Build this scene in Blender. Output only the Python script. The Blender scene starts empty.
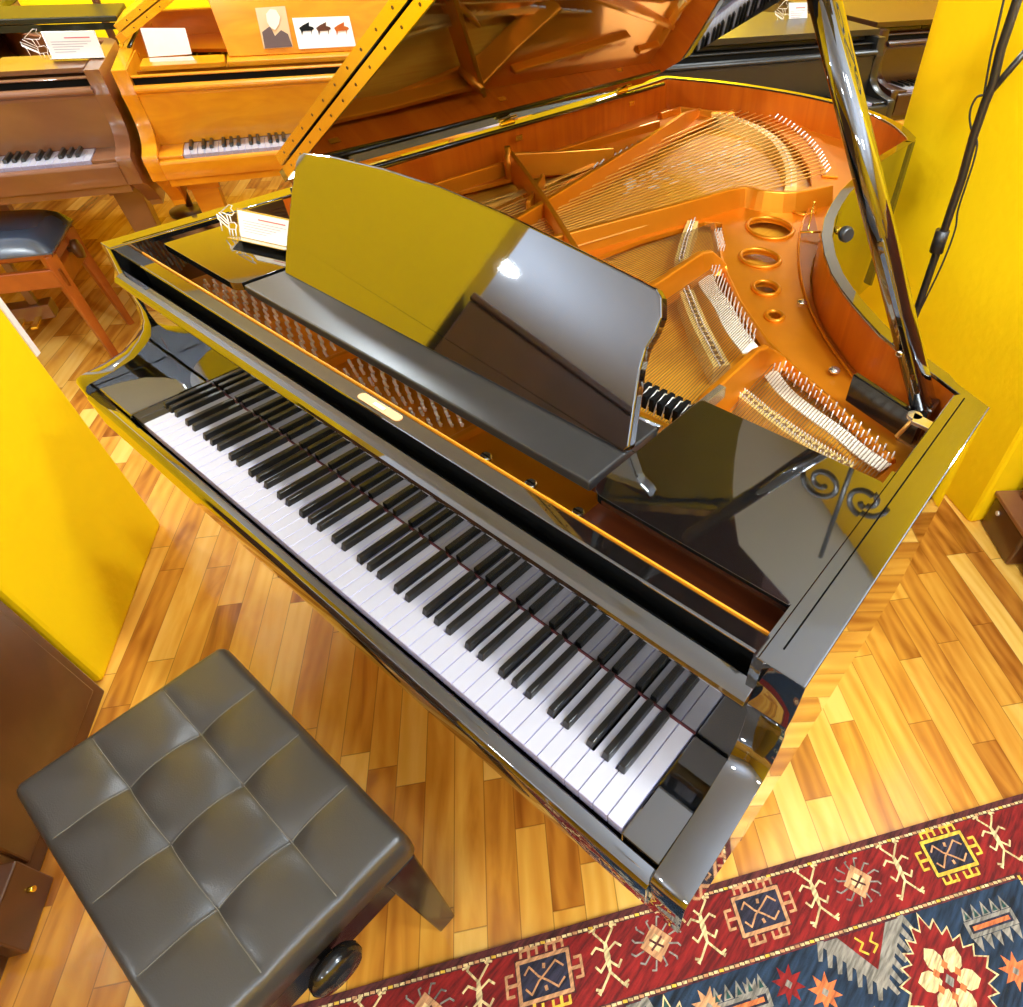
import bpy, bmesh, math, random
from math import sin, cos, pi, radians as rad
from mathutils import Vector, Matrix, geometry
random.seed(4)
SC = bpy.context.scene
COL = SC.collection

# ---------------------------------------------------------------- camera (a 3:2 picture cropped to 1023 x 1007)
CAM = Vector((1.385, -0.2066, 1.5498))
RM = Matrix(((0.79000, 0.61250, 0.02780), (0.45320, -0.55170, -0.70010), (-0.41350, 0.56560, -0.71340)))
FPX, CX, CY = 634.81, 640.30, 513.05
_r = (2.2506, 0.7847, -0.2841)
_t = math.sqrt(sum(a*a for a in _r)); RM = Matrix.Rotation(_t, 3, Vector(_r))
def ray(u, v): return RM.transposed() @ Vector(((u-CX)/FPX, (v-CY)/FPX, 1))
def atz(u, v, z): d = ray(u, v); return CAM + d*((z-CAM.z)/d.z)
def atx(u, v, x): d = ray(u, v); return CAM + d*((x-CAM.x)/d.x)
def atp(u, v, p0, n): d = ray(u, v); return CAM + d*((Vector(p0)-CAM).dot(n)/d.dot(n))

# ---------------------------------------------------------------- materials
def new_mat(name):
    m = bpy.data.materials.new(name); m.use_nodes = True
    nt = m.node_tree; b = nt.nodes['Principled BSDF']
    return m, nt, b
def srgb(r, g, b):
    f = lambda c: (c/255/12.92) if c/255 <= .04045 else ((c/255+.055)/1.055)**2.4
    return (f(r), f(g), f(b), 1)
def mat(name, col, rough=.4, metal=0, ior=1.5, coat=0, noise=0, nscale=30, bump=0, bscale=60, coat_rough=.03):
    m, nt, b = new_mat(name)
    b.inputs['Roughness'].default_value = rough; b.inputs['Metallic'].default_value = metal
    b.inputs['IOR'].default_value = ior
    b.inputs['Coat Weight'].default_value = coat; b.inputs['Coat Roughness'].default_value = coat_rough
    tc = nt.nodes.new('ShaderNodeTexCoord')
    n = nt.nodes.new('ShaderNodeTexNoise'); n.inputs['Scale'].default_value = nscale; n.inputs['Detail'].default_value = 3
    if name.startswith('rug_'):
        mp = nt.nodes.new('ShaderNodeMapping'); mp.inputs['Rotation'].default_value = (0, 0, rad(-52.4)); mp.inputs['Scale'].default_value = (2.2, .35, 1)
        nt.links.new(tc.outputs['Object'], mp.inputs['Vector']); nt.links.new(mp.outputs['Vector'], n.inputs['Vector']); noise = min(.75, noise*2.4)
        cr = nt.nodes.new('ShaderNodeMapRange'); cr.inputs['From Min'].default_value = .34; cr.inputs['From Max'].default_value = .66
        nt.links.new(n.outputs['Fac'], cr.inputs['Value'])
    else: nt.links.new(tc.outputs['Object'], n.inputs['Vector'])
    mx = nt.nodes.new('ShaderNodeMix'); mx.data_type = 'RGBA'
    k = noise
    mx.inputs['A'].default_value = (col[0]*(1-k), col[1]*(1-k), col[2]*(1-k), 1)
    mx.inputs['B'].default_value = (min(1, col[0]*(1+k)), min(1, col[1]*(1+k)), min(1, col[2]*(1+k)), 1)
    nt.links.new((cr.outputs['Result'] if name.startswith('rug_') else n.outputs['Fac']), mx.inputs['Factor']); nt.links.new(mx.outputs['Result'], b.inputs['Base Color'])
    if bump:
        n2 = nt.nodes.new('ShaderNodeTexNoise'); n2.inputs['Scale'].default_value = bscale; n2.inputs['Detail'].default_value = 4
        nt.links.new(tc.outputs['Object'], n2.inputs['Vector'])
        bp = nt.nodes.new('ShaderNodeBump'); bp.inputs['Strength'].default_value = bump; bp.inputs['Distance'].default_value = .004
        nt.links.new(n2.outputs['Fac'], bp.inputs['Height']); nt.links.new(bp.outputs['Normal'], b.inputs['Normal'])
    return m
def wood(name, c1, c2, scale=(40, 40, 2), rough=.25, coat=.5, ior=1.5, dist=2.0):
    m, nt, b = new_mat(name)
    tc = nt.nodes.new('ShaderNodeTexCoord'); mp = nt.nodes.new('ShaderNodeMapping'); mp.inputs['Scale'].default_value = scale
    n = nt.nodes.new('ShaderNodeTexNoise'); n.inputs['Scale'].default_value = 1; n.inputs['Detail'].default_value = 5; n.inputs['Distortion'].default_value = dist
    cr = nt.nodes.new('ShaderNodeValToRGB'); cr.color_ramp.elements[0].color = c1; cr.color_ramp.elements[1].color = c2
    cr.color_ramp.elements[0].position = .3; cr.color_ramp.elements[1].position = .7
    nt.links.new(tc.outputs['Object'], mp.inputs['Vector']); nt.links.new(mp.outputs['Vector'], n.inputs['Vector'])
    nt.links.new(n.outputs['Fac'], cr.inputs['Fac']); nt.links.new(cr.outputs['Color'], b.inputs['Base Color'])
    b.inputs['Roughness'].default_value = rough; b.inputs['Coat Weight'].default_value = coat; b.inputs['Coat Roughness'].default_value = .05
    b.inputs['IOR'].default_value = ior
    return m
def floor_mat():
    m, nt, b = new_mat('parquet'); N = nt.nodes.new; L = nt.links.new
    tc = N('ShaderNodeTexCoord'); mp = N('ShaderNodeMapping'); mp.inputs['Rotation'].default_value = (0, 0, rad(41)); L(tc.outputs['Object'], mp.inputs['Vector'])
    sp = N('ShaderNodeSeparateXYZ'); L(mp.outputs['Vector'], sp.inputs['Vector'])
    def M(op, a, b_=None, c=None):
        n = N('ShaderNodeMath'); n.operation = op
        for i, x in enumerate((a, b_, c)):
            if x is None: continue
            if isinstance(x, (int, float)): n.inputs[i].default_value = x
            else: L(x, n.inputs[i])
        return n.outputs[0]
    v = M('DIVIDE', sp.outputs['Y'], .068); row = M('FLOOR', v)
    wn = N('ShaderNodeTexWhiteNoise'); wn.noise_dimensions = '1D'; L(row, wn.inputs['W'])
    u = M('ADD', M('DIVIDE', sp.outputs['X'], .46), M('MULTIPLY', wn.outputs['Value'], 9.0)); col = M('FLOOR', u)
    w2 = N('ShaderNodeTexWhiteNoise'); w2.noise_dimensions = '2D'
    cb = N('ShaderNodeCombineXYZ'); L(row, cb.inputs['X']); L(col, cb.inputs['Y']); L(cb.outputs[0], w2.inputs['Vector'])
    r2 = w2.outputs['Value']
    cg = N('ShaderNodeCombineXYZ'); L(M('MULTIPLY', sp.outputs['X'], 3.2), cg.inputs['X'])
    L(M('MULTIPLY', sp.outputs['Y'], 15.0), cg.inputs['Y']); L(M('MULTIPLY', r2, 40.0), cg.inputs['Z'])
    g = N('ShaderNodeTexNoise'); g.inputs['Scale'].default_value = 1.0; g.inputs['Detail'].default_value = 3; g.inputs['Distortion'].default_value = 1.2
    L(cg.outputs[0], g.inputs['Vector'])
    g2 = N('ShaderNodeTexWave'); g2.inputs['Scale'].default_value = .55; g2.inputs['Distortion'].default_value = 9; g2.inputs['Detail'].default_value = 2; g2.bands_direction = 'Y'
    L(cg.outputs[0], g2.inputs['Vector'])
    fac = M('ADD', M('MULTIPLY', r2, .55), M('ADD', M('MULTIPLY', g.outputs['Fac'], .55), M('MULTIPLY', g2.outputs['Fac'], .10)))
    cr = N('ShaderNodeValToRGB'); e = cr.color_ramp.elements
    e[0].position = .3; e[0].color = srgb(246, 196, 98); e[1].position = 1.0; e[1].color = srgb(138, 76, 22)
    for p, c in ((.52, (232, 172, 70)), (.7, (214, 146, 50)), (.85, (184, 114, 38))):
        x = cr.color_ramp.elements.new(p); x.color = srgb(*c)
    L(fac, cr.inputs['Fac'])
    fv = M('FRACT', v); gap = M('LESS_THAN', M('MINIMUM', fv, M('SUBTRACT', 1.0, fv)), .016)
    fu = M('FRACT', u); gap2 = M('LESS_THAN', M('MINIMUM', fu, M('SUBTRACT', 1.0, fu)), .003)
    mx = N('ShaderNodeMix'); mx.data_type = 'RGBA'; L(M('MULTIPLY', M('MAXIMUM', gap, gap2), .55), mx.inputs['Factor'])
    L(cr.outputs['Color'], mx.inputs['A']); mx.inputs['B'].default_value = srgb(110, 60, 20); L(mx.outputs['Result'], b.inputs['Base Color'])
    b.inputs['Roughness'].default_value = .22; b.inputs['Coat Weight'].default_value = .4; b.inputs['Coat Roughness'].default_value = .12
    return m
def emit(name, col, s):
    m, nt, b = new_mat(name); b.inputs['Emission Color'].default_value = col; b.inputs['Emission Strength'].default_value = s
    b.inputs['Base Color'].default_value = (.8, .8, .8, 1)
    return m
M = dict(
    black=mat('piano_black', (.005, .005, .005), .03, ior=2.35, coat=1, noise=.3),
    satin=mat('satin_black', (.03, .029, .028), .34, ior=1.65, noise=.2),
    matte=mat('matte_black', (.008, .008, .008), .6, ior=1.2, noise=.2),
    white_key=mat('white_key', srgb(192, 190, 199), .18, noise=.01, coat=.4),
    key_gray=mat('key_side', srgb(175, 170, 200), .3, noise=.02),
    black_key=mat('black_key', (.010, .009, .008), .3, ior=1.5, noise=.2),
    felt=mat('red_felt', srgb(96, 40, 44), .9, noise=.2),
    mahogany=wood('mahogany_veneer', srgb(182, 80, 8), srgb(202, 102, 16), (14, 14, 1.2), .3, .3),
    darkred=wood('dark_mahogany', srgb(74, 34, 16), srgb(98, 46, 20), (4, 30, 30), .3, .5),
    plate=mat('bronze_plate', srgb(222, 136, 20), .34, metal=.6, noise=.06, nscale=18, coat=.1, coat_rough=.2),
    board=wood('soundboard_spruce', srgb(226, 150, 34), srgb(240, 176, 50), (60, 3, 3), .4, .2),
    bridge=mat('bridge_maple', srgb(240, 205, 120), .5, noise=.08),
    string=mat('steel_string', srgb(150, 112, 66), .35, metal=.6, noise=.05),
    copper=mat('wound_string', srgb(244, 190, 96), .32, metal=.7, noise=.05),
    pin=mat('nickel_pin', srgb(245, 236, 224), .25, metal=.35, noise=.05),
    gold=mat('gold_felt_strip', srgb(236, 152, 22), .5, noise=.05),
    brass=mat('brass', srgb(245, 205, 70), .22, metal=.9, noise=.05),
    notch=mat('dark_notch', srgb(120, 84, 44), .6, noise=.2),
    benchb=mat('bench_black', (.010, .009, .008), .16, ior=1.6, noise=.2),
    seam=mat('seam_black', (.004, .004, .004), .9, ior=1.05),  # near-black without sheen, for seam lines and the desk back sheet
    chrome=mat('chrome', srgb(225, 225, 222), .12, metal=1, noise=.03),
    nickel=mat('brushed_nickel', srgb(206, 200, 186), .25, metal=.9, noise=.03),
    feltw=mat('white_felt', srgb(246, 236, 214), .9, noise=.04),
    leather=mat('black_leather', srgb(58, 55, 50), .33, ior=1.7, noise=.06, bump=.12, bscale=500, coat=.12, coat_rough=.35),
    stitch=mat('leather_piping', srgb(112, 106, 92), .3, noise=.1),
    brown=wood('brown_lacquer', srgb(128, 80, 50), srgb(142, 92, 60), (3, 3, 3), .28, .5, 1.6),
    brownd=wood('dark_brown_lacquer', srgb(70, 40, 20), srgb(96, 56, 28), (3, 3, 3), .3, .4),
    light=wood('honey_wood', srgb(222, 136, 10), srgb(236, 156, 20), (4, 4, 14), .3, .4),
    lightd=wood('honey_wood_inside', srgb(196, 110, 10), srgb(210, 122, 16), (4, 4, 14), .3, .4),
    wall=mat('yellow_plaster', srgb(250, 206, 2), .8, ior=1.25, noise=.04, nscale=3, bump=.35, bscale=35),
    ceil=mat('ceiling_white', (.62, .72, .92), .8, noise=.02, nscale=2),
    skirt=mat('cream_paint', srgb(244, 214, 110), .5, noise=.03),
    white=mat('white_card', srgb(248, 246, 244), .5, noise=.01),
    paper=mat('white_paint', srgb(235, 228, 222), .5, noise=.01),
    ink=mat('grey_ink', srgb(150, 130, 160), .7, noise=.02),
    inkr=mat('red_ink', srgb(214, 100, 110), .7, noise=.02),
    skin=mat('printed_skin', srgb(250, 225, 200), .5, noise=.04),
    beige=mat('printed_beige', srgb(226, 186, 140), .5, noise=.06),
    coat_=mat('printed_coat', srgb(96, 74, 70), .5, noise=.1),
    seatblue=mat('blue_leather', srgb(62, 78, 100), .22, ior=1.8, noise=.1, coat=.4, coat_rough=.2),
    benchw=wood('bench_walnut', srgb(150, 72, 14), srgb(176, 92, 22), (5, 5, 5), .35, .3),
    iron=mat('wrought_iron', srgb(34, 30, 28), .3, ior=1.8, metal=.3, noise=.1),
    cable=mat('black_cable', srgb(30, 26, 24), .4, noise=.1),
    lamp=emit('lamp_glass', (1, .95, .85, 1), 30),
    r_red=mat('rug_red', srgb(124, 22, 18), .95, noise=.22, nscale=60, bump=.5, bscale=300),
    r_mar=mat('rug_maroon', srgb(84, 36, 32), .95, noise=.25, nscale=60, bump=.5, bscale=300),
    r_dark=mat('rug_navy_dark', srgb(40, 38, 52), .95, noise=.3, nscale=60, bump=.5, bscale=300),
    r_navy=mat('rug_navy', srgb(30, 46, 64), .95, noise=.4, nscale=40, bump=.5, bscale=300),
    r_cream=mat('rug_cream', srgb(220, 188, 132), .95, noise=.2, nscale=80, bump=.5, bscale=300),
    r_tan=mat('rug_tan', srgb(196, 142, 96), .95, noise=.14, nscale=80, bump=.5, bscale=300),
    r_yel=mat('rug_yellow', srgb(222, 178, 60), .95, noise=.12, nscale=80, bump=.5, bscale=300),
    r_gray=mat('rug_grey', srgb(134, 126, 112), .95, noise=.2, nscale=80, bump=.5, bscale=300),
    r_or=mat('rug_orange', srgb(206, 110, 58), .95, noise=.16, nscale=80, bump=.5, bscale=300),
    r_green=mat('rug_green', srgb(36, 70, 62), .95, noise=.2, nscale=80, bump=.5, bscale=300),
)
M['floor'] = floor_mat()

# ---------------------------------------------------------------- mesh builder
class MB:
    def __init__(s): s.v = []; s.f = []; s.m = []; s.sm = []
    def add(s, vs, fs, mi=0, smooth=False):
        o = len(s.v); s.v += [tuple(v) for v in vs]; s.f += [tuple(i+o for i in f) for f in fs]; s.m += [mi]*len(fs); s.sm += [smooth]*len(fs); return s
    def box(s, a, b, mi=0, mtx=None):
        (x0, y0, z0), (x1, y1, z1) = a, b
        vs = [Vector(p) for p in ((x0,y0,z0),(x1,y0,z0),(x1,y1,z0),(x0,y1,z0),(x0,y0,z1),(x1,y0,z1),(x1,y1,z1),(x0,y1,z1))]
        if mtx is not None: vs = [mtx @ v for v in vs]
        return s.add(vs, ((0,3,2,1),(4,5,6,7),(0,1,5,4),(1,2,6,5),(2,3,7,6),(3,0,4,7)), mi)
    def prism(s, pts, e, mi=0, smooth=False, side=None):   # planar polygon pts (3D) extruded by vector e
        pts = [Vector(p) for p in pts]; e = Vector(e); n = len(pts)
        tris = geometry.tessellate_polygon([pts])
        s.add(pts+[p+e for p in pts], [t for t in tris]+[tuple(i+n for i in reversed(t)) for t in tris], mi)
        s.add(pts+[p+e for p in pts], [(i, (i+1) % n, (i+1) % n+n, i+n) for i in range(n)], mi if side is None else side, smooth)
        return s
    def sheet(s, outer, holes, z0, z1, mi=0, zf=None):           # flat sheet with holes (2D loops)
        loops = [[Vector((p[0], p[1], 0)) for p in l] for l in [outer]+holes]
        tris = geometry.tessellate_polygon(loops); flat = [p for l in loops for p in l]; n = len(flat)
        vs = [(p.x, p.y, z1) for p in flat]+[(p.x, p.y, z0) for p in flat]
        fs = [t for t in tris]+[tuple(i+n for i in reversed(t)) for t in tris]; k = 0
        for l in loops:
            m_ = len(l); fs += [(k+i, k+(i+1) % m_, k+(i+1) % m_+n, k+i+n) for i in range(m_)]; k += m_
        return s.add(vs, fs, mi)
    def strip(s, A, B, mi=0, closed=False, smooth=True):
        n = len(A); r = range(n if closed else n-1)
        return s.add(list(A)+list(B), [(i, (i+1) % n, (i+1) % n+n, i+n) for i in r], mi, smooth)
    def tube(s, path, r, n=8, mi=0, cap=True, smooth=True):
        P = [Vector(p) for p in path]; rs = r if isinstance(r, (list, tuple)) else [r]*len(P)
        vs = []; up = None
        for i, p in enumerate(P):
            d = (P[min(i+1, len(P)-1)]-P[max(i-1, 0)])
            d = d.normalized() if d.length > 1e-9 else Vector((0, 0, 1))
            if up is None:
                up = Vector((0, 0, 1)) if abs(d.z) < .9 else Vector((1, 0, 0))
            x = up.cross(d)
            if x.length < 1e-6: x = Vector((1, 0, 0)).cross(d)
            x.normalize(); y = d.cross(x); up = y
            vs += [p+(x*cos(2*pi*k/n)+y*sin(2*pi*k/n))*rs[i] for k in range(n)]
        fs = [(i*n+k, i*n+(k+1) % n, (i+1)*n+(k+1) % n, (i+1)*n+k) for i in range(len(P)-1) for k in range(n)]
        s.add(vs, fs, mi, smooth)
        if cap: s.add(vs, [tuple(reversed(range(n))), tuple(range((len(P)-1)*n, len(P)*n))], mi)
        return s
    def lathe(s, prof, c, axis=(0, 0, 1), n=16, mi=0, smooth=True):
        a = Vector(axis).normalized(); q = Vector((0, 0, 1)).rotation_difference(a); c = Vector(c); vs = []
        for r, h in prof: vs += [c+q @ Vector((r*cos(2*pi*k/n), r*sin(2*pi*k/n), h)) for k in range(n)]
        fs = [(i*n+k, i*n+(k+1) % n, (i+1)*n+(k+1) % n, (i+1)*n+k) for i in range(len(prof)-1) for k in range(n)]
        s.add(vs, fs, mi, smooth)
        s.add(vs, [tuple(reversed(range(n))), tuple(range((len(prof)-1)*n, len(prof)*n))], mi); return s
    def build(s, name, mats, parent=None, bevel=0, seg=2, kind=None, recalc=True):
        me = bpy.data.meshes.new(name); me.from_pydata(s.v, [], s.f)
        for m in (mats if isinstance(mats, (list, tuple)) else [mats]): me.materials.append(m)
        me.polygons.foreach_set('material_index', s.m); me.polygons.foreach_set('use_smooth', s.sm)
        if recalc:
            bm = bmesh.new(); bm.from_mesh(me); bmesh.ops.remove_doubles(bm, verts=bm.verts, dist=1e-6)
            bmesh.ops.recalc_face_normals(bm, faces=bm.faces); bm.to_mesh(me); bm.free()
        me.update()
        o = bpy.data.objects.new(name, me); COL.objects.link(o)
        if parent: o.parent = parent
        if bevel:
            b = o.modifiers.new('bevel', 'BEVEL'); b.width = bevel; b.segments = seg; b.limit_method = 'ANGLE'; b.angle_limit = rad(40)
            b.harden_normals = False
        if kind: o['kind'] = kind
        return o
def tag(o, label=None, cat=None, group=None, kind=None):
    if label: o['label'] = label
    if cat: o['category'] = cat
    if group: o['group'] = group
    if kind: o['kind'] = kind
    return o
def empty(name, loc, rz=0, label=None, cat=None, group=None):
    o = bpy.data.objects.new(name, None); COL.objects.link(o); o.location = loc; o.rotation_euler = (0, 0, rz); o.empty_display_size = .1
    return tag(o, label, cat, group)
def copy_tree(o, parent=None):
    c = o.copy(); COL.objects.link(c); c.parent = parent
    for ch in list(o.children): copy_tree(ch, c)
    return c
def spline(pts, k=6, closed=False):
    P = [Vector(p) for p in pts]; out = []; n = len(P)
    for i in range(n if closed else n-1):
        g = (lambda j: P[j % n]) if closed else (lambda j: P[max(0, min(n-1, j))])
        a, b, c, d = g(i-1), g(i), g(i+1), g(i+2)
        for j in range(k):
            t = j/k; out.append(.5*((2*b)+(c-a)*t+(2*a-5*b+4*c-d)*t*t+(3*b-a-3*c+d)*t**3))
    if not closed: out.append(P[-1])
    return out
def offset(pts, d):
    out = []
    for i, p in enumerate(pts):
        a = pts[max(0, i-1)]; b = pts[min(len(pts)-1, i+1)]; t = Vector((b[0]-a[0], b[1]-a[1])); t.normalize()
        out.append(Vector((p[0]+t.y*d, p[1]-t.x*d, 0)))
    return out

# ---------------------------------------------------------------- grand piano (local frame: x along the keys from A0, y to the tail)
W = .02356
ZR = .987
RZ_IN = [  # inner top edge of the main piano's rim, front-left -> tail -> front-right
    (-.214,.152),(-.222,.6),(-.236,1.1),(-.262,1.7),(-.292,2.14)]
TAIL = [(-.292,2.15),(-.12,2.225),(.049,2.267),(.25,2.283),(.456,2.246),(.6,2.16),(.695,2.05),(.712,2.01)]
def bent():
    px = [(905,140),(890,149),(875,158),(862,168),(851,180),(840,191),(831,204),(824,218),(821,235),(824,254),(831,273),(841,289),(852,303),(866,319),(880,334),(897,348),(915,361),(937,377),(959,394)]
    return [tuple(atz(u, v, ZR)[:2]) for u, v in px]
BENT = bent()
def key_parts(root, lo, hi, mw, mb, extra=False):
    blk = {1, 3, 4, 6, 7}                                       # boundaries after A0=0 : pattern below
    def has_black(i):                                           # is there a black key at boundary i (between white i-1 and i)
        if extra and i in (-1, 0): return True
        if i < 1 or i > 50: return False
        return ((i-2) % 7) in (1, 2, 4, 5, 6) if i >= 2 else True
    for i in range(lo, hi):
        b = MB(); g = .0005
        x0, x1 = i*W+g, (i+1)*W-g
        l = .0055 if has_black(i) and i > lo else 0; r = .0055 if has_black(i+1) and i+1 < hi else 0
        nat_black = extra and i < 0
        z0, z1 = .722, .745
        b.prism([(x0, .001, z1), (x1, .001, z1), (x1, .052, z1), (x1-r, .052, z1), (x1-r, .155, z1), (x0+l, .155, z1), (x0+l, .052, z1), (x0, .052, z1)][::1], (0, 0, z0-z1), 0, side=1)
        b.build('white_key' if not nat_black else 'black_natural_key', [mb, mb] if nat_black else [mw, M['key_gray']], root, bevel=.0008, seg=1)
    for i in range(lo+1, hi):
        if not has_black(i): continue
        c = i*W
        k = (i-2) % 7
        c += {1: -.002, 2: .002, 4: -.003, 5: 0, 6: .003}.get(k, 0) if i > 1 else .002
        b = MB(); w0, w1 = .0062, .0050
        y0, y1 = .0515, .1508
        vs = [(c-w0, y0, .744), (c+w0, y0, .744), (c+w0, y1, .744), (c-w0, y1, .744), (c-w1, y0+.0045, .7565), (c+w1, y0+.0045, .7565), (c+w1, y1, .7565), (c-w1, y1, .7565)]
        b.add(vs, ((0,3,2,1),(4,5,6,7),(0,1,5,4),(1,2,6,5),(2,3,7,6),(3,0,4,7)))
        b.build('black_key', mb, root, bevel=.0014, seg=2)

def grand(root, xl, xr, P, main=False, kl=0, kh=52, ln=1.0, angle=30, detail=True, desk=True, flap=True, zb=.632, lid_y=.205):
    """P: materials dict (case, inner, rim_in, desk); ln scales the body length behind y=.5"""
    cs, inn = P['case'], P['inner']
    # --- rim outline
    if main:
        inner = [(p[0], p[1]) for p in RZ_IN]+[(p.x, p.y) for p in spline([(a, b, 0) for a, b in TAIL], 5)]+BENT
        rside = [(1.278, .753), (1.278, .6), (1.278, .4), (1.278, .152)]
    else:
        def T(p):
            fx = (p[0]+.214)/(1.285+.214); return (xl+.043+fx*(xr-xl-.086), .3+(p[1]-.3)*ln)
        inner = [T(p) for p in RZ_IN]+[T((p.x, p.y)) for p in spline([(a, b, 0) for a, b in TAIL], 5)]+[T(p) for p in BENT]
        inner[0] = (xl+.043, .152)
        rside = [(xr-.043, .75*ln), (xr-.043, .4), (xr-.043, .152)]
    th = .044
    body = [Vector((a, b, 0)) for a, b in inner]
    outer = offset(body, -th)
    if main:
        tb = [.044 if p.y < 2.1 and p.x < 0 else (.026 if p.x > .7 else .032) for p in body]
        t1_ = offset(body, -1); outer = [Vector((p.x+(q.x-p.x)*w_, p.y+(q.y-p.y)*w_, 0)) for p, q, w_ in zip(body, t1_, tb)]
    outer[0] = Vector((xl, .152, 0))
    rs_in = [Vector((a, b, 0)) for a, b in rside]
    rs_out = [Vector((xr, b+(.013 if i == 0 else 0), 0)) for i, (a, b) in enumerate(rside)]
    I = body+rs_in; O = outer+rs_out
    if main: O[len(outer)-1] = Vector((1.272, .79, 0)); O[len(outer)] = Vector((xr, .757, 0))
    up = lambda L, z: [(p.x, p.y, z) for p in L]
    b = MB()
    zt = ZR
    b.strip(up(I, zt), up(O, zt), 0, smooth=False)
    nb_ = len(outer); b.strip(up(O[:nb_], zt), up(O[:nb_], .53), 0); b.strip(up(O[nb_-1:], zt), up(O[nb_-1:], .53), 0, smooth=False); b.strip(up(O, .53), up(I, .53), 0, smooth=False)
    b.strip(up(I, zt), up(I, zt-.006), 0); b.strip(up(I, zt-.006), up(I, .53), 1)
    for s_ in (0, -1):
        p, q = I[s_], O[s_]; b.add([(p.x, p.y, zt), (q.x, q.y, zt), (q.x, q.y, .53), (p.x, p.y, .53)], [(0, 1, 2, 3)], 0)
    b.build('rim', [cs, P['rim_in']], root, bevel=.0015 if main else 0)
    # --- arms (S curve cheeks)
    prof = [(.152,.987),(.150,.93),(.142,.916),(.142,.908),(.149,.885),(.151,.85),(.147,.822),(.137,.802),(.118,.787),(.085,.770),(.04,.760),(-.008,.754),(-.019,.750),(-.024,.742),(-.023,.70),(-.021,zb+.03),(-.022,zb),(.02,zb-.014),(.10,.6 if not main else .585),(.155,.545)]
    prof = [(y, z) for y, z in prof]
    for x0, x1 in ((xl, xl+.048), (xr-.048, xr)):
        MB().prism([(x0, y, z) for y, z in prof], (x1-x0, 0, 0), 0, smooth=True).build('arm', cs, root, bevel=.002)
    xi, xj = xl+.048, xr-.048
    K0, K1 = kl*W, kh*W
    # key blocks, key slip, key bed
    for a, c in ((xi, K0-.002), (K1+.002, xj)):
        MB().box((a, -.004, .70), (c, .152, .7455)).build('key_block', cs, root, bevel=.003)
    MB().prism([(xi, -.006, .735), (xi, -.024, .733), (xi, -.030, .726), (xi, -.028, zb+.028), (xi, -.022, zb), (xi, -.006, zb)], (xj-xi, 0, 0), 0, smooth=True).build('key_slip', cs, root, bevel=.002)
    MB().box((xi, -.004, zb-.03), (xj, .5, .70)).build('key_bed', cs, root, bevel=.002)
    key_parts(root, kl, kh, M['white_key'], M['black_key'], main)
    MB().box((K0-.002, .1515, .7450), (K1+.002, .1535, .7468)).build('name_felt', M['felt'], root)
    # fallboard
    fb = [(.1535,.70),(.1535,.902),(.151,.912),(.136,.918),(.130,.922),(.1285,.927),(.131,.932),(.137,.9365),(.146,.939),(.155,.9395),(.160,.936),(.160,.70)]
    MB().prism([(xi, y, z) for y, z in fb], (xj-xi, 0, 0), 0, smooth=False).build('fallboard', cs, root, bevel=.002)
    # nameboard band with inlay, strip
    MB().prism([(xi, .174, .957), (xi, .171, .960), (xi, .173, .963), (xi, .199, .963), (xi, .199, .957)], (xj-xi, 0, 0)).build('name_board', cs, root, bevel=.002)
    MB().box((xi, .188, .79), (xj, .199, .957)).build('name_board_back', M['matte'], root)  # matte black backing paints in the shaded gap below the band
    for a, c in (((xl+.0435, xl+.0475), (xr-.0475, xr-.0435)) if not main else ((-.212, -.208), (1.273, 1.278))):
        MB().box((a, .1525, .79), (c, .52, .9865)).build('cheek_lining', cs, root)
    # plate level, soundboard
    ip = [(p.x, p.y) for p in I if p.y > .25]
    full = [(xl+.046, .24)]+ip+[(xr-.046, .24)]
    shr = [(x*.997+.002, y) for x, y in full]
    MB().sheet(full, [], .835, .85).build('soundboard', P.get('board', M['board']), root)
    if not main:
        hs = []
        cx = (xl+xr)/2
        for a, b_, c, d in ((xl+.12, .55, cx-.12, 1.45), (cx-.05, .55, cx+.2, 1.15), (cx+.26, .55, xr-.14, .85)):
            hs.append([(a, .3+(b_-.3)), (c, .3+(b_-.3)), (c+.1 if a < cx-.3 else c, .3+(d-.3)*ln), (a+.05, .3+(d-.1)*ln)])
        MB().sheet(full, hs, .872, .885).build('iron_plate', M['plate'], root)
        s = MB()
        for q, (a, c) in enumerate(((xl+.14, cx-.14), (cx-.03, cx+.18), (cx+.28, xr-.16))):
            for k in range(10):
                x = a+(c-a)*k/9; s.tube([(x, .45, .9), (x+.08*(q == 0), (1.5, 1.2, .85)[q]*ln, .9)], .0012, 4)
        s.build('strings', M['string'], root, kind='stuff')
    # --- music shelf / side panels / desk
    m0 = xl+.37; m1 = xr-.36
    if main: m0, m1 = .112, .968
    MB().box((m0, .247, .962), (m1, .40, .98)).build('music_shelf', M['satin'] if main else cs, root, bevel=.003)
    MB().box((xi+.01, .266, .943), (xj-.01, .278, .961)).build('shelf_rail', M['darkred'] if main else inn, root, bevel=.001)
    for k, (a, c) in enumerate(((xl+.08, m0-.008), (m1+.01, xj-.012 if not main else 1.2722))):
        y1 = .385 if k == 0 else .497
        r = .022; pts = []
        for (ax, ay, sx_1, sy_1, a0, r) in ((c, .236, -1, 1, -90, .004 if k else .02), (c, y1, -1, -1, 0, .004), (a, y1, 1, -1, 90, .008), (a, .236, 1, 1, 180, .02 if k else .004)):
            cx_, cy_ = ax+sx_1*r, ay+sy_1*r
            pts += [(cx_+r*cos(rad(a0+t)), cy_+r*sin(rad(a0+t)), .966) for t in (0, 22, 45, 68, 90)]
        MB().prism(pts, (0, 0, .015), 0).build('side_panel', cs, root, bevel=.002)
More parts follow.
